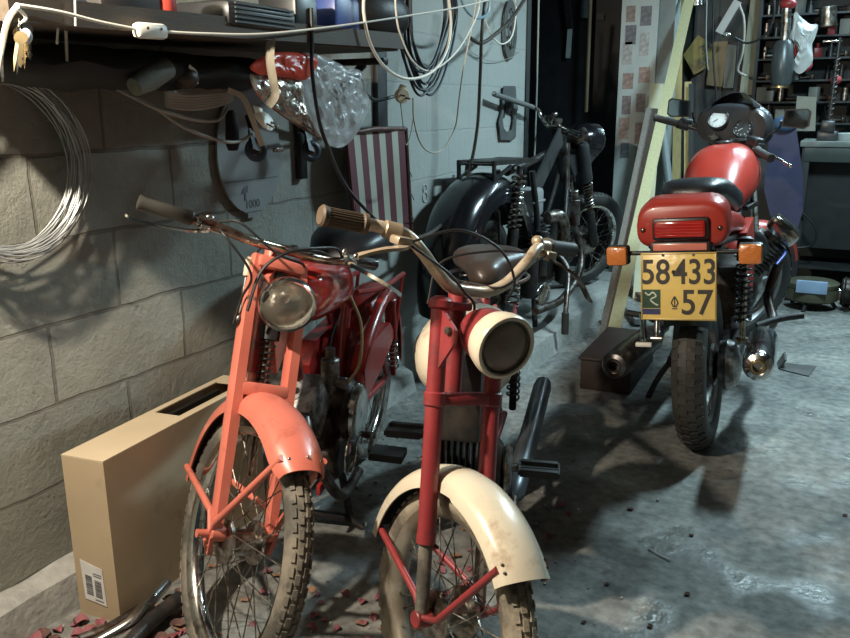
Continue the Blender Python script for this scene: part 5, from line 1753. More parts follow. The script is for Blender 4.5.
    MB(TB).lathe([(.060, .062), (.0635, .068), (.064, .078), (.060, .086), (.056, .084), (.058, .070)], h0, hx, 40, closed=True).obj('headlight_ring', CHROME, hl)
    MB(TB).lathe([(.0575, .066), (.053, .050), (.042, .035), (.025, .025), (.001, .021), (.001, .0195), (.026, .0235), (.043, .0335), (.054, .049), (.0585, .065)], h0, hx, 36, closed=True).obj('reflector_bowl', MIRROR, hl)
    MB(TB).ball(h0 + hx * .040, (.007, .007, .010), 12, 8).obj('bulb', WHITEP, hl)
    MB(TB).lathe([(.0575, .074), (.048, .086), (.030, .093), (.001, .096), (.001, .093), (.030, .090), (.047, .083), (.0565, .072)], h0, hx, 40, closed=True).obj('headlight_lens', GLASS, hl)
    pass
    for s in (-1, 1):
        MB(TB).bar(A(.83, .06, .058 * s), hc - hx * .02 + Vector((0, .055 * s, 0)), .022, .005, up=(0, 1, 0)).obj('headlight_bracket', BLACK, t)
    # handlebar
    hb = [A(.896, -.045, -.312), A(.900, -.01, -.225), A(.902, .028, -.155), A(.898, .045, -.09), A(.896, .035, 0), A(.898, .045, .09), A(.902, .025, .17), A(.905, -.02, .25), A(.905, -.060, .345)]
    bar = MB(TB).tube(hb, .0110, 14, 6).obj('handlebar', mat('tarnished_chrome_bar', (.42, .36, .30), .22, .95, .3, dirt=(.18, .05, .03), dirt_amt=.6, dirt_scale=20), t)
    gd = (hb[1] - hb[0]).normalized()
    MB(TB).lathe([(.010, -.006), (.0165, -.004), (.0165, .003), (.0150, .006), (.0150, .085), (.0168, .092), (.0168, .108), (.0135, .112)], hb[0], gd, 24).obj('right_grip', GREYGRIP, bar, label='smooth grey right grip')
    mb = MB(TB)
    cp = hb[0] + gd * .125
    mb.cyl(cp - gd * .006, cp + gd * .020, .0155, n=18, bev=.002)
    mb.ball(cp + Vector((.006, .018, .014)), (.010, .012, .008), 12, 8)
    mb.cyl(cp + Vector((.01, .02, -.006)), cp + Vector((.02, .046, -.008)), .006, n=10)
    mb.box(cp + Vector((.016, .006, -.008)), (.022, .022, .014), bev=.003)
    mb.obj('lever_clamp', CHROME, bar)
    lp = [cp + Vector((.024, .012, -.012)), cp + Vector((.036, -.03, -.020)), cp + Vector((.030, -.09, -.028)), cp + Vector((.006, -.140, -.032)), cp + Vector((-.006, -.152, -.030))]
    MB(TB).strap(catmull(lp, 6), .011, .005, up=(0, 0, 1)).obj('brake_lever', CHROME, bar)
    gl_ = (hb[-2] - hb[-1]).normalized()
    MB(TB).lathe([(.010, -.004), (.0165, -.002), (.0155, .006), (.0150, .095), (.0175, .105), (.0175, .112)], hb[-1], gl_, 20).obj('left_grip', BLACKGLOSS, bar, label='black left grip')
    mb = MB(TB)
    cl = hb[-1] + gl_ * .13
    mb.cyl(cl - gl_ * .010, cl + gl_ * .016, .0150, n=16, bev=.002)
    mb.box(cl + Vector((.020, -.008, .000)), (.026, .030, .018), bev=.004)
    mb.ball(cl + Vector((.012, -.03, .018)), (.007, .007, .012), 10, 8)
    mb.obj('lever_clamp', CHROME, bar)
    lp = [cl + Vector((.030, -.006, -.004)), cl + Vector((.055, .030, -.010)), cl + Vector((.066, .080, -.020)), cl + Vector((.060, .135, -.034)), cl + Vector((.058, .150, -.040))]
    MB(TB).strap(catmull(lp, 6), .016, .009, up=(0, 0, 1)).obj('clutch_lever', CHROME, bar)
    MB(TB).ball(lp[-1], (.008, .008, .007), 12, 8).obj('lever_ball', CHROME, bar)
    for nm, P, rr in (('brake_cable', [cp + Vector((.018, .044, -.008)), A(.90, .075, -.17), A(.84, .09, -.10), A(.78, .05, -.092), A(.72, .03, -.092)], .003),
                      ('throttle_cable', [cp + Vector((.012, .04, .012)), A(.93, .07, -.13), A(.895, .10, -.05), A(.885, .09, .03), A(.86, .04, .05)], .003),
                      ('clutch_cable', [cl + Vector((.020, -.028, .0)), A(.935, .075, .13), A(.930, .11, .05), A(.905, .115, -.03), A(.85, .09, -.075), A(.76, .07, -.085)], .0036),
                      ('wiring_loom', [cl + Vector((.01, -.04, -.006)), A(.915, .05, .10), A(.905, .06, .02), A(.88, -.02, -.02), A(.80, -.07, -.02)], .003)):
        MB(TB).tube(P, rr, 8, 8).obj(nm, BLACKWIRE, t)
    mb = MB(TB)
    mb.cyl(A(.860, .03, -.076), A(.820, .03, -.077), .0085, n=12, bev=.002)
    mb.obj('cable_sleeve', mat('cream_sleeve', (.60, .52, .38), .5), t)
    mb = MB(TB)
    mb.cyl(A(.817, .03, -.077), A(.72, .03, -.080), .005, n=10)
    mb.ball(A(.73, .03, -.084), (.012, .009, .014), 10, 8)
    mb.obj('cable_adjuster', STEEL, t)
    # frame
    mb = MB()
    mb.cyl(A(.62), A(.86), .028, n=18)
    mb.tube([A(.74, -.02), (-.40, 0, .60), (-.50, 0, .42), (-.58, 0, .30)], .020, 14, 6)
    mb.tube([A(.82, -.02), (-.55, 0, .74), (-.85, 0, .66), (-.90, 0, .60)], .020, 12, 4)
    mb.tube([(-.90, 0, .66), (-.84, 0, .45), (-.76, 0, .28)], .016, 12, 4)
    for s in (-1, 1):
        mb.tube([(-.74, .05 * s, .30), (-.95, .062 * s, .30), (-1.15, .068 * s, Rr)], .011, 10)
        mb.tube([(-.86, .04 * s, .66), (-1.04, .075 * s, .64), (-1.32, .08 * s, .63)], .009, 8, 4)
        mb.tube([(-.88, .07 * s, .62), (-1.12, .078 * s, Rr + .02)], .008, 8)
        mb.tube([(-1.30, .08 * s, .63), (-1.17, .078 * s, Rr + .02)], .007, 8)
    mb.box((-.62, .05, .19), (.30, .012, .03), bev=.003)
    mb.obj('frame', MAROON, t)
    gus = MB()
    gus.prism([(-.20, .84), (-.30, .86), (-.38, .80), (-.34, .66), (-.24, .60)], .05)
    gus.obj('head_gusset', CORAL, t)
    # tank
    rings = []
    for i in range(21):
        u = i / 20
        x = -.27 - .50 * u
        e = math.sqrt(max(.012, 1 - abs(2 * u - 1) ** 3.4))
        cz = .775 - .055 * u
        hw = .118 - .03 * u
        row = []
        for k in range(26):
            a = 2 * math.pi * k / 26
            row.append((x, hw * e * math.copysign(abs(math.cos(a)) ** .8, math.cos(a)), cz + (.088 - .02 * u) * e * math.copysign(abs(math.sin(a)) ** .85, math.sin(a))))
        rings.append(row)
    tank = MB().rings(rings).obj('fuel_tank', mat('glossy_dark_red', (.40, .030, .022), .16, 0, .12, coat=.8), t, angle=60)
    MB().cyl((-.40, 0, .855), (-.40, 0, .875), .022, n=20, bev=.004).obj('fuel_cap', CHROME, tank)
    # seat
    rings = []
    for i in range(17):
        u = i / 16
        x = -.76 - .40 * u
        e = math.sqrt(max(.03, 1 - abs(2 * u - 1) ** 4))
        hw = (.085 + .035 * math.sin(math.pi * min(1, u * .8 + .1))) * e
        zz = .775 + .035 * math.sin(u * 2.6)
        row = []
        for k in range(20):
            a = 2 * math.pi * k / 20
            row.append((x, hw * math.copysign(abs(math.cos(a)) ** .6, math.cos(a)), zz + .052 * e * math.copysign(abs(math.sin(a)) ** .7, math.sin(a))))
        rings.append(row)
    MB().rings(rings).obj('seat', VINYL, t, angle=60)
    # rear mudguard, tool box, chain guard
    MB().fender((-1.15, 0, Rr), Rr + .036, R(8), R(185), .115, crown=.04).obj('rear_mudguard', MAROON, t)
    for s in (-1, 1):
        mb = MB()
        mb.prism([(-.72, .46), (-.78, .52), (-1.02, .53), (-1.10, .47), (-.92, .40), (-.74, .36)], .045, (0, .085 * s, 0))
        mb.obj('tool_box', MAROON, t, label='dark red triangular side box')
        mb = MB()
        mb.cyl((-1.14, .095 * s, Rr + .02), (-1.06, .095 * s, .60), .010, n=12)
        mb.cyl((-1.10, .095 * s, .45), (-1.06, .095 * s, .60), .020, n=14, bev=.003)
        mb.obj('rear_shock', MAROON, t)
        MB().spring((-1.135, .095 * s, Rr + .05), (-1.10, .095 * s, .46), .018, .0035, 7).obj('shock_spring', CHROME, t)
    MB().tube([(-.70, .085, .40), (-.80, .09, .52), (-.95, .09, .60), (-1.05, .09, .62)], .020, 12, 6).obj('air_duct', MAROON, t)
    # engine
    mb = MB()
    mb.box((-.60, 0, .30), (.24, .14, .19), bev=.03)
    mb.cyl((-.64, -.095, .36), (-.64, .10, .36), .097, n=28, bev=.012)
    mb.cyl((-.54, -.08, .27), (-.54, .10, .27), .062, n=24, bev=.01)
    eng = mb.obj('engine', ENGINE, t)
    MB().lathe([(.085, 0), (.088, .008), (.082, .018), (.060, .024), (.05, .022), (.02, .026), (.004, .027)], (-.64, .10, .36), (0, 1, 0), 34).obj('side_cover', CHROME, eng, label='round chrome side cover')
    cy0, cyd = Vector((-.50, 0, .38)), Vector((.62, 0, .78)).normalized()
    rotf = Matrix.Rotation(math.atan2(.62, .78), 3, 'Y')
    mb = MB()
    mb.cyl(cy0, cy0 + cyd * .15, .030, n=16)
    for k in range(10):
        mb.box(cy0 + cyd * (.016 + .0145 * k), (.115, .125, .0035), rot=rotf, bev=.001)
    mb.cyl(cy0 + cyd * .15, cy0 + cyd * .19, .011, n=10)
    mb.obj('cylinder_fins', ALU, eng)
    mb = MB()
    mb.cyl((-.60, .04, .43), (-.60, .04, .53), .026, n=18, bev=.004)
    mb.cyl((-.60, .04, .53), (-.60, .04, .56), .014, n=12)
    mb.cyl((-.60, -.01, .46), (-.60, .09, .46), .018, n=14, bev=.003)
    mb.obj('carburettor', ALU, eng)
    MB().tube([(-.60, .09, .46), (-.62, .12, .52), (-.66, .11, .62), (-.70, .06, .70)], .004, 8, 6).obj('fuel_hose', mat('clear_yellow_hose', (.35, .28, .14), .3), eng)
    MB().tube([(-.42, .03, .45), (-.36, .06, .40), (-.38, .10, .28), (-.50, .11, .17), (-.70, .10, .15)], .015, 12, 6).obj('exhaust_header', STEEL, t)
    MB().lathe([(.014, 0), (.032, .04), (.034, .08), (.030, .55), (.012, .58)], (-.66, -.10, .17), (-1, 0, .10), 20).obj('silencer', DULLCHROME, t)
    MB().torus((-.56, .115, .27), (0, 1, 0), .058, .004, 26, 8).obj('chrome_band', CHROME, eng)
    # pedals and stand
    mb = MB(); mb.cyl((-.70, -.14, .27), (-.70, .15, .27), .010, n=12)
    for s, dx, dz in ((1, .05, -.03), (-1, -.05, .03)):
        mb.bar((-.70, .14 * s, .27), (-.70 + dx, .145 * s, .27 + dz), .020, .010, up=(0, 1, 0))
    mb.obj('pedal_crank', STEEL, t)
    for s, dx, dz in ((1, .05, -.03), (-1, -.05, .03)):
        MB().box((-.70 + dx, .20 * s, .27 + dz), (.075, .10, .024), bev=.005).obj('pedal', RUBBER, t)
    mb = MB()
    for s in (-1, 1):
        mb.tube([(-.66, .05 * s, .20), (-.62, .10 * s, .03), (-.62, .14 * s, .012)], .012, 10)
    mb.cyl((-.66, -.05, .19), (-.66, .05, .19), .012, n=10)
    mb.box((-.62, 0, .035), (.02, .20, .02), bev=.003)
    mb.obj('centre_stand', BLACK, t)
    return t
red_moped()

# ------------------------------------------------------------------ RED MOTORCYCLE SEEN FROM BEHIND (right)
def red_motorcycle():
    t = setup('motorcycle', 'bright red motorcycle seen from behind, with yellow number plate', -.392, 2.95, 0, R(-1.6), R(5.0), 'motorcycle')
    I = Matrix.Identity(4)
    Rr = .305
    CASTM = mat('grey_cast_wheel', (.20, .20, .20), .4, .7, .2)
    wheel(t, I, (0, 0, Rr), Rr, .056, mat('worn_tyre_rubber', (.042, .039, .034), .6, 0, .3), CASTM, .075, .12, 0, knobs='flat', rows=(-.62, -.2, .2, .62), nk=44, cast=True, name='rear_wheel')
    # zigzag grooves of the rear tyre are the gaps between the tread plates
    WB, off, rake = 1.40, .05, R(27)
    A0_ = Vector((WB, 0, .30))
    axd = Vector((-math.sin(rake), 0, math.cos(rake)))
    T = Matrix.Translation(A0_) @ Matrix.Rotation(R(-40), 4, axd) @ Matrix.Translation(-A0_)
    TF = Matrix.Translation(A0_ + Vector((0, 0, .018))) @ Matrix.Rotation(R(-18), 4, axd) @ Matrix.Translation(-A0_)
    def A(z, dx=0, y=0):
        return Vector((WB - (z - .30) * math.tan(rake) + dx, y, z))
    wheel(t, T, (WB + off, 0, .30), .30, .048, RUBBER, CASTM, .06, .10, 0, knobs='flat', nk=40, cast=True, name='front_wheel')
    for s in (-1, 1):
        mb = MB(T)
        mb.cyl(A(.30, off, .085 * s), A(.56, off, .085 * s), .024, n=16)
        mb.obj('fork_leg', ALU, t)
        MB(T).cyl(A(.50, off, .085 * s), A(.96, off, .085 * s), .0175, n=16).obj('fork_tube', CHROME, t)
        MB(T).lathe([(.105, -.002), (.125, -.002), (.125, .003), (.105, .003)], (WB + off, .062 * s, .30), (0, 1, 0), 30, closed=True).obj('brake_disc', STEEL, t)
    mb = MB(T)
    mb.box(A(.93, .02, 0), (.07, .21, .022), rot=Matrix.Rotation(-rake, 3, 'Y'), bev=.006)
    mb.box(A(.74, .02, 0), (.07, .21, .030), rot=Matrix.Rotation(-rake, 3, 'Y'), bev=.006)
    mb.cyl(A(.72), A(.94), .02, n=14)
    mb.obj('fork_bridge', BLACK, t)
    MB(T).fender((WB + off, 0, .30), .325, R(25), R(140), .12, crown=.03).obj('front_mudguard', RED, t)
    # bars
    hb = [A(1.03, -.12, -.34), A(1.03, -.07, -.22), A(1.02, -.03, -.14), A(.96, .0, -.08), A(.955, .0, .08), A(1.02, -.03, .14), A(1.03, -.07, .22), A(1.03, -.12, .36)]
    bar = MB(T).tube(hb, .011, 12, 6).obj('handlebar', BLACK, t)
    for s, a, b in ((-1, hb[0], hb[1]), (1, hb[-1], hb[-2])):
        d = (b - a).normalized()
        nm = 'right_grip' if s < 0 else 'left_grip'
        mb = MB(T)
        mb.lathe([(.016, 0), (.0195, .003), (.0165, .008), (.016, .115), (.021, .122), (.021, .128)], a, d, 18)
        mb.obj(nm, RUBBER, bar)
        mb = MB(T)
        c = a + d * .15
        mb.cyl(c - d * .02, c + d * .025, .022, n=16, bev=.004)
        mb.box(c + Vector((.01, 0, .016)), (.045, .045, .03), bev=.006)
        mb.obj('switch_housing', PLASTIC, bar)
        lp = [c + Vector((.035, 0, -.004)), c + Vector((.055, .035 * s, -.01)), c + Vector((.055, .10 * s, -.016)), c + Vector((.045, .16 * s, -.025))]
        MB(T).strap(catmull(lp, 5), .014, .007).obj('brake_lever' if s < 0 else 'clutch_lever', CHROME, bar)
        MB(T).ball(lp[-1], (.010, .010, .009), 10, 8).obj('lever_ball', CHROME, bar)
    MB(T).box(hb[1] + Vector((.01, .03, .03)), (.05, .06, .04), bev=.008).obj('fluid_reservoir', PLASTIC, bar)
    # mirrors
    for s, p0, p1, lab in ((1, A(1.03, .02, .16), A(1.115, .02, .175), 'left'), (-1, A(1.03, .02, -.16), A(1.100, .02, -.225), 'right')):
        MB(TF).tube([p0, (p0 + p1) / 2 + Vector((.02, .012 * s, 0)), p1], .005, 8, 4).obj('mirror_stem', BLACK, t)
        mb = MB(TF)
        c = p1 + Vector((0, .058 * s, .012))
        o_ = [(-.052 * s, -.036), (.040 * s, -.040), (.060 * s, -.028), (.060 * s, .034), (.045 * s, .044), (-.046 * s, .036)]
        r0 = [c + Vector((-.010, y, z)) for y, z in o_]
        r1 = [c + Vector((.014, y * .9, z * .9)) for y, z in o_]
        mb.rings([r0, r1])
        mr = mb.obj('mirror', PLASTIC, t)
        mb = MB(TF)
        mb.rings([[c + Vector((-.0105, y * .88, z * .86)) for y, z in o_], [c + Vector((-.0125, y * .88, z * .86)) for y, z in o_]])
        mb.obj('mirror_glass', mat('mirror_silver', (.55, .58, .58), .05, 1.0, .0, rvar=.02), mr)
    # fairing and dash
    ctr = A(1.06, .05)
    rings = []
    n = 26
    for i, (dx, sy, sz, dz) in enumerate(((-.035, .158, .085, 0), (-.02, .166, .094, .004), (.04, .164, .100, .004), (.11, .145, .088, -.01), (.17, .105, .062, -.03), (.20, .05, .03, -.04))):
        row = []
        for k in range(n):
            a = 2 * math.pi * k / n
            row.append(ctr + Vector((dx - .05 * math.sin(a) * 0, sy * math.copysign(abs(math.cos(a)) ** .75, math.cos(a)), dz + sz * math.copysign(abs(math.sin(a)) ** .85, math.sin(a)))))
        rings.append(row)
    fa = MB(TF).rings(rings).obj('fairing', PLASTIC, t, angle=50)
    # screen lip
    rings = []
    for i, (x, wv, z) in enumerate(((.16, .13, .075), (.08, .125, .118), (-.01, .095, .150))):
        row = []
        for k in range(17):
            s = -1 + 2 * k / 16
            row.append(ctr + Vector((x + .05 * s * s * -1 + .02, wv * s, z - .055 * abs(s) ** 2.2)))
        row += [p + Vector((-.004, 0, -.003)) for p in reversed(row)]
        rings.append(row)
    MB(TF).rings(rings).obj('windscreen', mat('smoked_screen', (.02, .02, .022), .12, 0, 0, coat=.5), fa)
    qd = Matrix.Rotation(R(-58), 3, 'Y')
    for (y, z, r_, mm, lab) in ((.055, .028, .040, mat('dial_white', (.62, .66, .66), .35), 'white-faced dial'), (-.062, -.005, .036, mat('dial_dark', (.05, .055, .06), .2), 'dark dial')):
        c = ctr + Vector((-.040, y, z))
        dd = Vector((-1, 0, .45)).normalized()
        g = MB(TF).lathe([(r_ + .008, -.02), (r_ + .008, .006), (r_ + .004, .012), (r_ + .001, .009), (r_, .004)], c, dd, 28).obj('gauge', PLASTIC, fa, label=lab)
        MB(TF).lathe([(r_, .004), (r_ * .98, .006), (.002, .0065)], c, dd, 28).obj('dial', mm, g)
        mb = MB(TF)
        e1 = Vector((0, 1, 0)); e2 = dd.cross(e1).normalized()
        for k in range(9):
            a = R(-30 + 30 * k)
            v0 = e1 * math.cos(a) + e2 * math.sin(a)
            mb.bar(c + dd * .0075 + v0 * r_ * .78, c + dd * .0075 + v0 * r_ * .92, .002, .001, up=dd)
        mb.bar(c + dd * .008, c + dd * .008 + (e1 * .6 + e2 * .5) * r_ * .8, .002, .0015, up=dd)
        mb.obj('dial_marks', INK if mm.name == 'dial_white' else WHITEP, g)
    mb = MB(TF)
    c = ctr + Vector((-.065, .05, -.055))
    mb.cyl(c, c + Vector((-.015, 0, .006)), .014, n=14)
    mb.bar(c + Vector((-.012, -.022, .006)), c + Vector((-.014, .022, .010)), .008, .006)
    mb.bar(c + Vector((-.012, .0, -.012)), c + Vector((-.014, .0, .024)), .008, .006)
    mb.obj('ignition_key', CHROME, fa)
    # tank
    rings = []
    prof = [(.40, .075, .80, .045), (.44, .105, .815, .075), (.52, .125, .84, .105), (.62, .142, .865, .125), (.74, .148, .88, .132), (.86, .145, .885, .128), (.94, .125, .885, .110), (.99, .090, .88, .075), (1.005, .03, .88, .03)]
    for x, hw, cz, hh in prof:
        row = []
        for k in range(30):
            a = 2 * math.pi * k / 30
            cs, sn = math.cos(a), math.sin(a)
            y = hw * math.copysign(abs(cs) ** .72, cs) * (1 - .12 * max(0, sn)) * (1 if sn > -.3 else 1 - .25 * (-.3 - sn))
            row.append((x, y, cz + hh * math.copysign(abs(sn) ** .8, sn)))
        rings.append(row)
    tk = MB().rings(rings).obj('fuel_tank', RED, t, angle=60)
    MB().cyl((.80, 0, 1.008), (.80, 0, 1.024), .034, n=24, bev=.004).obj('fuel_cap', BLACK, tk)
    MB().strap(catmull([(.93, -.02, 1.02), (.98, -.06, 1.02), (1.01, -.10, 1.01)], 5), .05, .012).obj('tank_trim', CHROME, t, label='chrome bar clamp behind the dash')
    # seat
    rings = []
    for x, hw, cz, hh in ((-.17, .055, .888, .018), (-.14, .090, .898, .030), (-.06, .108, .892, .044), (.06, .122, .868, .058), (.20, .132, .832, .058), (.34, .120, .822, .050), (.44, .085, .835, .038), (.48, .05, .84, .02)):
        row = []
        for k in range(24):
            a = 2 * math.pi * k / 24
            cs, sn = math.cos(a), math.sin(a)
            row.append((x, hw * math.copysign(abs(cs) ** .6, cs), cz + hh * math.copysign(abs(sn) ** .8, sn)))
        rings.append(row)
    MB().rings(rings).obj('seat', VINYL, t, angle=60)
    # tail cowl
    rings = []
    for x, hw, zt_, zb_, pw in ((-.348, .126, .866, .760, .36), (-.342, .135, .880, .746, .32), (-.31, .139, .892, .738, .28), (-.24, .138, .900, .74, .28), (-.16, .128, .865, .74, .34), (-.06, .126, .830, .735, .34), (.04, .134, .818, .73, .36), (.16, .138, .800, .71, .4), (.30, .140, .77, .67, .45), (.38, .12, .74, .65, .45)):
        row = []
        for k in range(28):
            a = 2 * math.pi * k / 28
            cs, sn = math.cos(a), math.sin(a)
            zc_ = (zt_ + zb_) / 2
            hh = (zt_ - zb_) / 2
            y = hw * math.copysign(abs(cs) ** pw, cs) * (1 - .14 * max(0, sn) ** 1.2)
            row.append((x, y, zc_ + hh * math.copysign(abs(sn) ** .6, sn)))
        rings.append(row)
    MB().rings(rings).obj('tail_cowl', RED, t, angle=55)
    MB().box((-.353, 0, .802), (.030, .168, .068), bev=.008).obj('tail_light_housing', PLASTIC, t)
    tl = MB().box((-.368, 0, .802), (.024, .152, .052), bev=.008).obj('tail_light', REDLENS, t)
    mb = MB()
    for k in range(5):
        mb.box((-.3805, 0, .784 + .009 * k), (.002, .140, .0018))
    mb.obj('lens_ribs', mat('lens_rib_red', (.50, .06, .05), .2), tl)
    MB().box((-.372, 0, .748), (.012, .160, .022), bev=.003).obj('reflector', REFLECT, t)
    MB().box((-.35, 0, .738), (.05, .18, .05), bev=.006).obj('plate_mount', PLASTIC, t)
    mb = MB()
    for s in (-1, 1):
        mb.ball((-.349, .115 * s, .80), (.006, .008, .008), 10, 8)
    mb.obj('cowl_screw', DULLCHROME, t)
    # number plate
    PC = Vector((-.395, .004, .628))
    tilt = R(6)
    PT = Matrix.Translation(PC) @ Matrix.Rotation(tilt, 4, 'Y') @ Matrix(((0, 0, -1, 0), (-1, 0, 0, 0), (0, 1, 0, 0), (0, 0, 0, 1)))
    mb = MB(PT)
    mb.box((0, 0, 0), (.226, .210, .0016), bev=.0006)
    mb.torus((0, 0, 0), (0, 0, 1), .001, .0005, 6, 4)
    plate = mb.obj('number_plate', YELLOW, t)
    mb = MB(PT)
    for (x, y, wv, hv) in ((0, .102, .224, .004), (0, -.102, .224, .004), (.110, 0, .004, .208), (-.110, 0, .004, .208)):
        mb.box((x, y, .0015), (wv, hv, .003), bev=.001)
    mb.obj('plate_rim', mat('plate_rim_brass', (.45, .33, .12), .35, .2), plate)
    PINK = mat('plate_figures', (.05, .045, .04), .35, 0, .1)
    text_mb('58', .108, PT @ Matrix.Translation((-.068, .042, .0014)), .0012, .84, 1.0, .012).obj('plate_figures', PINK, plate)
    mb = MB(PT); mb.cyl((-.014, .045, .0005), (-.012, .045, .003), .0065, n=14); mb.obj('plate_dot', PINK, plate)
    text_mb('433', .108, PT @ Matrix.Translation((.050, .042, .0014)), .0012, .80, 1.0, .012).obj('plate_figures', PINK, plate)
    text_mb('57', .108, PT @ Matrix.Translation((.055, -.052, .0014)), .0012, .88, 1.0, .012).obj('plate_figures', PINK, plate)
    mb = MB(PT)
    o_ = [(-.014, -.062), (-.020, -.050), (-.017, -.042), (-.010, -.030), (-.003, -.042), (0, -.050), (-.006, -.062)]
    for a_, b_ in zip(o_, o_[1:] + o_[:1]):
        mb.bar((a_[0], a_[1], .0018), (b_[0], b_[1], .0018), .0035, .002, up=(0, 0, 1))
    mb.bar((-.010, -.062, .0018), (-.010, -.035, .0018), .003, .002, up=(0, 0, 1))
    mb.bar((-.018, -.068, .0018), (-.002, -.068, .0018), .003, .002, up=(0, 0, 1))
    mb.obj('plate_emblem', PINK, plate)
    MB(PT).box((-.081, -.038, .0014), (.056, .058, .0014)).obj('plate_sticker', mat('green_sticker', (.035, .075, .05), .35, 0, .3), plate, label='dark green square sticker')
    MB(PT).box((-.081, -.078, .0014), (.056, .018, .0014)).obj('plate_sticker', mat('blue_sticker', (.045, .05, .14), .35), plate, label='blue strip sticker')
    MB(PT).tube([(-.100, -.018, .0026), (-.088, -.026, .0026), (-.076, -.018, .0026), (-.066, -.030, .0026), (-.082, -.040, .0026), (-.072, -.052, .0026), (-.060, -.058, .0026)], .0028, 6, 5).obj('sticker_symbol', mat('pale_symbol', (.55, .62, .50), .4), plate)
    mb = MB(PT)
    for sx in (-1, 1):
        mb.cyl((.045 * sx, .098, .001), (.045 * sx, .098, .005), .004, n=10)
    mb.obj('plate_bolt', STEEL, plate)
    # indicators
    for s, yy in ((1, .182), (-1, -.190)):
        MB().cyl((-.335, .09 * s, .725), (-.335, yy - .02 * s, .725), .007, n=10).obj('indicator_stalk', BLACK, t)
        mb = MB()
        mb.box((-.345, yy + .012 * s, .722), (.035, .070, .062), bev=.009)
        ind = mb.obj('indicator', PLASTIC, t)
        MB().box((-.371, yy + .012 * s, .722), (.028, .066, .060), bev=.010).obj('indicator_lens', AMBER, ind)
    # swingarm, shaft drive, shocks
    mb = MB()
    mb.tube([(0, .095, Rr), (.25, .10, .32), (.50, .08, .34)], .020, 12, 4)
    mb.tube([(0, -.105, Rr), (.25, -.105, .32), (.50, -.08, .34)], .030, 14, 4)
    mb.obj('swingarm', BLACK, t)
    MB().lathe([(.03, 0), (.085, .010), (.092, .035), (.080, .060), (.045, .075), (.02, .082)], (0, -.062, Rr), (0, -1, 0), 26).obj('shaft_drive_housing', ALU, t)
    MB().lathe([(.085, 0), (.085, .02), (.03, .03)], (0, .062, Rr), (0, 1, 0), 24).obj('rear_brake', STEEL, t)
    for s in (-1, 1):
        a, b = Vector((-.01, .145 * s, .36)), Vector((.10, .150 * s, .70))
        sh_ = MB().cyl(a, b, .012, n=12).obj('rear_shock', CHROME, t)
        MB().spring(a + (b - a) * .18, a + (b - a) * .85, .026, .0048, 11).obj('shock_spring', BLACKGLOSS, sh_)
        MB().lathe([(.028, 0), (.030, .01), (.030, .07), (.018, .08)], a + (b - a) * .80, b - a, 16).obj('shock_cap', CHROME if s > 0 else BLACK, sh_)
        MB().cyl(a - Vector((0, .02, 0)), a + Vector((0, .02, 0)), .014, n=12).obj('shock_eye', DULLCHROME, sh_)
    # lower left bright bracket
    MB().cyl((-.20, .155, .50), (-.18, .155, .40), .011, n=12).obj('grab_post', CHROME, t)
    MB().box((-.19, .155, .385), (.02, .055, .014), bev=.003).obj('post_foot', WHITEP, t)
    # exhausts
    for s, a, b in ((-1, Vector((-.30, -.218, .352)), Vector((.45, -.19, .29))), (1, Vector((-.30, .235, .335)), Vector((.45, .20, .29)))):
        d = (b - a).normalized()
        m_ = CHROME if s < 0 else STEEL
        ex = MB().lathe([(.018, .030), (.018, .004), (.026, .000), (.040, .006), (.047, .020), (.049, .06), (.052, .12), (.052, .50), (.035, .60), (.022, .66), (.022, .75)], a, d, 30).obj('silencer', m_, t)
        MB().lathe([(.017, -.004), (.021, -.004), (.021, .012), (.017, .012)], a, d, 20, closed=True).obj('outlet_ring', BRASS if s < 0 else STEEL, ex)
        MB().tube([b, b + Vector((.15, .02 * s, .0)), Vector((.78, .18 * s, .36)), Vector((.84, .22 * s, .50))], .020, 12, 6).obj('exhaust_header', STEEL, t)
    MB().tube([(.30, -.17, .34), (.34, -.25, .36), (.36, -.33, .37)], .013, 10, 4).obj('foot_peg', RUBBER, t)
    MB().tube([(.30, .17, .34), (.34, .25, .36), (.36, .33, .37)], .013, 10, 4).obj('foot_peg', RUBBER, t)
    # sidestand on the left
    MB().tube([(.48, .12, .25), (.44, .22, .12), (.42, .285, -.012)], .012, 10, 4).obj('side_stand', BLACK, t)
    # engine: two finned cylinders poking out sideways
    mb = MB()
    mb.box((.72, 0, .40), (.40, .24, .28), bev=.05)
    mb.cyl((.52, 0, .36), (.95, 0, .36), .13, n=26, bev=.03)
    eng = mb.obj('engine', ENGINE, t)
    for s in (-1, 1):
        c0_, cdv = Vector((.78, .08 * s, .48)), Vector((0, .70 * s, .71)).normalized()
        rotf = Matrix.Rotation(-math.atan2(.70 * s, .71), 3, 'X')
        mb = MB()
        mb.cyl(c0_, c0_ + cdv * .20, .048, n=20)
        for k in range(9):
            mb.box(c0_ + cdv * (.03 + .017 * k), (.15, .14, .005), rot=rotf, bev=.002)
        cyl_ = mb.obj('cylinder_fins', ALU, eng)
        mb = MB()
        mb.box(c0_ + cdv * .225, (.155, .135, .075), rot=rotf, bev=.022)
        mb.obj('rocker_cover', CHROME, eng)
        MB().tube([c0_ + cdv * .12 + Vector((-.08, 0, 0)), (.62, .16 * s, .62), (.55, .12 * s, .66)], .024, 12, 5).obj('intake', BLACK, eng)
    MB().tube([(.78, -.21, .58), (.70, -.25, .56), (.62, -.22, .52)], .006, 8, 5).obj('ignition_cable', mat('blue_cable', (.03, .05, .25), .4), eng)
    for s in (-1, 1):
        MB().prism([(.12, .72), (.42, .74), (.46, .60), (.38, .46), (.26, .50), (.16, .62)], .03, (0, .135 * s, 0)).obj('side_panel', RED, t)
    mb = MB()
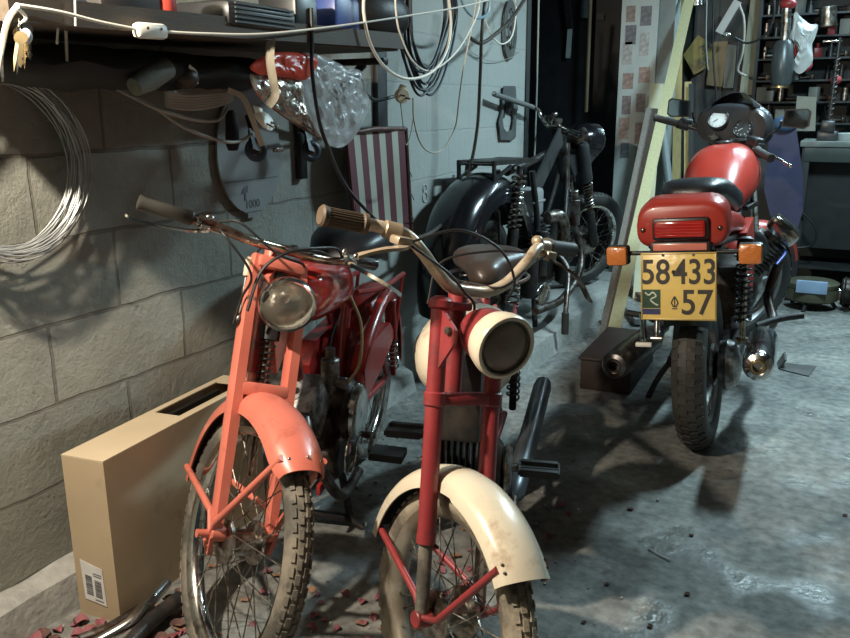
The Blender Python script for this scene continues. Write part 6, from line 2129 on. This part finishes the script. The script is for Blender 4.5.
    for s in (-1, 1):
        mb.tube([(-.28, .10 * s, .74), (.20, .11 * s, .70), (.50, .11 * s, .62), (.50, .10 * s, .32), (.95, .09 * s, .28), (1.08, .03 * s, .70)], .014, 10, 4)
        mb.tube([(.45, .09 * s, .74), (.80, .06 * s, .80), (1.12, .02 * s, .82)], .014, 10, 3)
    mb.obj('frame', BLACK, t)
    MB().fender((0, 0, Rr), .365, R(98), R(150), .15, crown=.05, th=.004).obj('rear_mudguard', PLASTIC, t)
    for ch in t.children:
        if 'wheel' in ch.name or ch.name.startswith(('side_stand', 'brake_disc', 'shaft', 'rear_brake', 'swingarm')):
            continue
        ch.location.z += .036
    return t
red_motorcycle()

# ------------------------------------------------------------------ BLACK MOTORCYCLE AT THE BACK LEFT
def black_motorcycle():
    t = setup('motorcycle', 'old black stripped motorcycle by the block wall at the back', -1.475, 3.40, .10, R(0.8), R(0), 'motorcycle')
    I = Matrix.Identity(4)
    Rr = .305
    wheel(t, I, (0, 0, Rr + .03), Rr, .045, RUBBER, DULLCHROME, .07, .12, 36, knobs=None, name='rear_wheel', spoke_r=.002)
    WB, rake = 1.52, R(26)
    A0_ = Vector((WB - .04, 0, Rr))
    axd = Vector((-math.sin(rake), 0, math.cos(rake)))
    T = Matrix.Translation(A0_) @ Matrix.Rotation(R(-32), 4, axd) @ Matrix.Translation(-A0_)
    def A(z, dx=0, y=0):
        return Vector((WB - .04 - (z - Rr) * math.tan(rake) + dx, y, z))
    wheel(t, T, (WB, 0, Rr), Rr, .042, RUBBER, CHROME, .075, .11, 36, knobs='flat', nk=60, name='front_wheel', spoke_r=.0022)
    # deep rear fender
    MB().fender((0, 0, Rr + .06), .455, R(22), R(196), .24, crown=.085, th=.004, edge=.045, n=50, k=16).obj('rear_fender', BLACKGLOSS, t)
    for a in (100, 150):
        MB().tube([(0, -.105, Rr + .03), (.33 * math.cos(R(a)), -.112, Rr + .03 + .33 * math.sin(R(a)))], .007, 8).obj('fender_stay', BLACK, t)
    # seat rail / carrier plate
    mb = MB()
    for s in (-1, 1):
        mb.bar((-.06, .085 * s, .815), (.46, .085 * s, .80), .012, .020)
        mb.bar((-.06, .085 * s, .740), (.14, .085 * s, .790), .010, .016)
        mb.bar((-.05, .085 * s, .745), (-.05, .085 * s, .815), .02, .012, up=(0, 1, 0))
    for x in (-.05, .05, .40):
        mb.box((x, 0, .808), (.03, .18, .010), bev=.002)
    mb.box((.20, 0, .812), (.36, .16, .008), bev=.002)
    mb.obj('seat_rail', BLACK, t)
    for s in (-1, 1):
        a, b = Vector((.05, .13 * s, .40)), Vector((.14, .13 * s, .79))
        sh_ = MB().cyl(a, b, .013, n=12).obj('rear_shock', BLACK, t)
        MB().spring(a + (b - a) * .30, a + (b - a) * .92, .030, .0055, 10).obj('shock_spring', CHROME, sh_)
        MB().cyl(a, a + (b - a) * .30, .026, n=14, bev=.003).obj('shock_body', BLACK, sh_)
    mb = MB()
    for s in (-1, 1):
        mb.tube([(0, .09 * s, Rr + .03), (.40, .09 * s, .30), (.52, .08 * s, .28)], .016, 10, 3)
        mb.tube([(.40, .09 * s, .80), (.46, .10 * s, .55), (.50, .09 * s, .28), (.85, .09 * s, .24), (1.08, .04 * s, .62), (1.14, .02 * s, .80)], .015, 10, 4)
    mb.tube([(.30, 0, .80), (.70, 0, .84), (1.10, 0, .90)], .020, 12, 4)
    mb.cyl((1.16, 0, .70), (1.06, 0, .94), .032, n=16)
    mb.obj('frame', BLACK, t)
    mb = MB()
    mb.bar((.62, -.03, .70), (.98, -.03, .95), .10, .012, up=(0, 1, 0))
    mb.obj('frame_plate', mat('dark_grey_plate', (.05, .052, .055), .5, .3), t)
    # engine
    mb = MB()
    mb.box((.64, 0, .33), (.38, .24, .22), bev=.05)
    mb.cyl((.56, -.14, .33), (.56, .14, .33), .11, n=26, bev=.02)
    mb.cyl((.78, -.13, .31), (.78, .13, .31), .085, n=26, bev=.02)
    eng = mb.obj('engine', ENGINE, t)
    mb = MB()
    mb.cyl((.62, 0, .42), (.62, 0, .56), .055, n=18)
    for k in range(6):
        mb.box((.62, 0, .44 + .020 * k), (.17, .17, .006), bev=.003)
    mb.obj('cylinder_fins', ALU, eng)
    mb = MB()
    mb.box((.50, -.02, .64), (.15, .15, .14), bev=.02)
    mb.box((.50, -.02, .645), (.158, .158, .012), bev=.003)
    mb.obj('air_filter_box', mat('pale_grey_aluminium', (.30, .32, .32), .5, .3, .1), eng)
    mb = MB()
    for k in range(5):
        mb.box((.50, -.02, .545 - .016 * k), (.13, .13, .005), bev=.002)
    mb.obj('grey_fins', ALU, eng)
    MB().tube([(.55, -.12, .56), (.62, -.16, .56), (.66, -.17, .50), (.66, -.17, .42)], .034, 16, 6).obj('intake_elbow', DULLCHROME, t)
    MB().cyl((.66, -.17, .42), (.66, -.17, .22), .036, n=18, bev=.004).obj('dark_canister', BLACK, t)
    MB().cyl((.36, -.16, .30), (.37, -.16, .52), .032, n=18, bev=.004).obj('dark_canister', BLACK, t)
    MB().cyl((.22, -.16, .22), (.22, -.16, .44), .040, n=18, bev=.006).obj('dark_canister', BLACK, t)
    MB().cyl((.215, -.16, .44), (.215, -.16, .452), .038, n=18, bev=.003).obj('canister_lid', DULLCHROME, t)
    MB().ball((.30, -.20, .22), (.10, .015, .06), 18, 10).obj('chrome_cover', CHROME, t)
    MB().cyl((.90, -.15, .48), (.89, -.15, .62), .030, n=16, bev=.004).obj('ignition_coil', STEEL, t)
    MB().cyl((.895, -.15, .62), (.885, -.15, .67), .020, n=14, bev=.004).obj('coil_cap', DULLCHROME, t)
    MB().tube([(.80, -.14, .68), (.78, -.14, .92)], .009, 10).obj('chrome_rod', CHROME, t)
    MB().tube([(.80, -.08, .55), (.95, -.14, .45), (.92, -.19, .25), (.60, -.20, .14), (.20, -.20, .16)], .020, 12, 6).obj('exhaust_pipe', STEEL, t)
    # fork
    for s in (-1, 1):
        MB(T).cyl(A(Rr, .04, .09 * s), A(.52, .04, .09 * s), .026, n=16).obj('fork_leg', BLACK, t)
        MB(T).cyl(A(.50, .04, .09 * s), A(.70, .04, .09 * s), .018, n=14).obj('fork_tube', STEEL, t)
        MB(T).spring(A(.55, .04, .09 * s), A(.72, .04, .09 * s), .025, .0055, 9).obj('fork_spring', DULLCHROME, t)
        MB(T).lathe([(.030, 0), (.034, .01), (.032, .22), (.026, .24)], A(.71, .04, .09 * s), A(1) - A(0), 18).obj('fork_shroud', mat('dark_grey_shroud', (.06, .062, .066), .45, .3), t)
    mb = MB(T)
    mb.box(A(.95, .02, 0), (.08, .23, .025), rot=Matrix.Rotation(-rake, 3, 'Y'), bev=.006)
    mb.cyl(A(.68), A(.97), .02, n=14)
    mb.obj('fork_bridge', STEEL, t)
    # headlight nacelle
    hc = A(.93, .16)
    MB(T).lathe([(.01, -.03), (.05, -.015), (.085, .03), (.098, .09), (.100, .13), (.085, .15), (.04, .16)], hc - Vector((.09, 0, 0)), (1, 0, -.08), 30).obj('headlight', BLACKGLOSS, t)
    MB(T).prism([(-.14, -.10), (-.02, -.04), (.10, .01), (.12, -.02), (.04, -.13), (-.06, -.20)], .14, A(.93, .12)).obj('headlight_bracket', MATS['dark_grey_shroud'], t)
    Ti = T.inverted()
    hb = [Ti @ (t.matrix_world.inverted() @ wp(494, 94, .06)), Ti @ LP(t, 535, 108, 4.40), Ti @ LP(t, 541, 117, 4.46), Ti @ LP(t, 548, 126, 4.52), A(.975, 0, .08), A(.975, 0, -.10), A(.99, -.02, -.17), A(1.03, -.08, -.24), A(1.03, -.14, -.32)]
    bar = MB(T).tube(hb, .011, 12, 6).obj('handlebar', CHROME, t)
    MB(T).tube([hb[0], hb[0] * .5 + hb[1] * .5, hb[0] * .06 + hb[1] * .94], .0135, 10, 3).obj('left_grip', mat('faded_grey_grip', (.15, .155, .15), .5), bar)
    MB(T).cyl(hb[-1], hb[-2], .017, n=12).obj('right_grip', RUBBER, bar)
    mb = MB(T)
    mb.box(A(1.0, -.01, .13), (.05, .05, .04), bev=.006)
    mb.box(A(1.0, -.01, .06), (.05, .03, .05), bev=.006)
    mb.ball(A(1.04, 0, .09), (.02, .02, .015), 10, 8)
    mb.obj('lever_clamp', DULLCHROME, bar)
    # front fender removed; kick lever with rubber foot
    MB().tube([(.62, -.14, .38), (.60, -.22, .30), (.48, -.26, .16), (.44, -.27, .10)], .013, 12, 5).obj('kick_lever', STEEL, t)
    MB().cyl((.44, -.27, .11), (.43, -.275, .00), .019, n=14, bev=.003).obj('kick_rubber', RUBBER, t)
    mb = MB()
    for s in (-1, 1):
        mb.tube([(.48, .08 * s, .26), (.42, .12 * s, .02)], .014, 10)
    mb.cyl((.48, -.08, .25), (.48, .08, .25), .012, n=10)
    mb.obj('centre_stand', BLACK, t)
    for ch in t.children:
        if ch.name.startswith(('seat_rail', 'rear_shock', 'air_filter')):
            ch.location.z += .05
    return t
black_motorcycle()
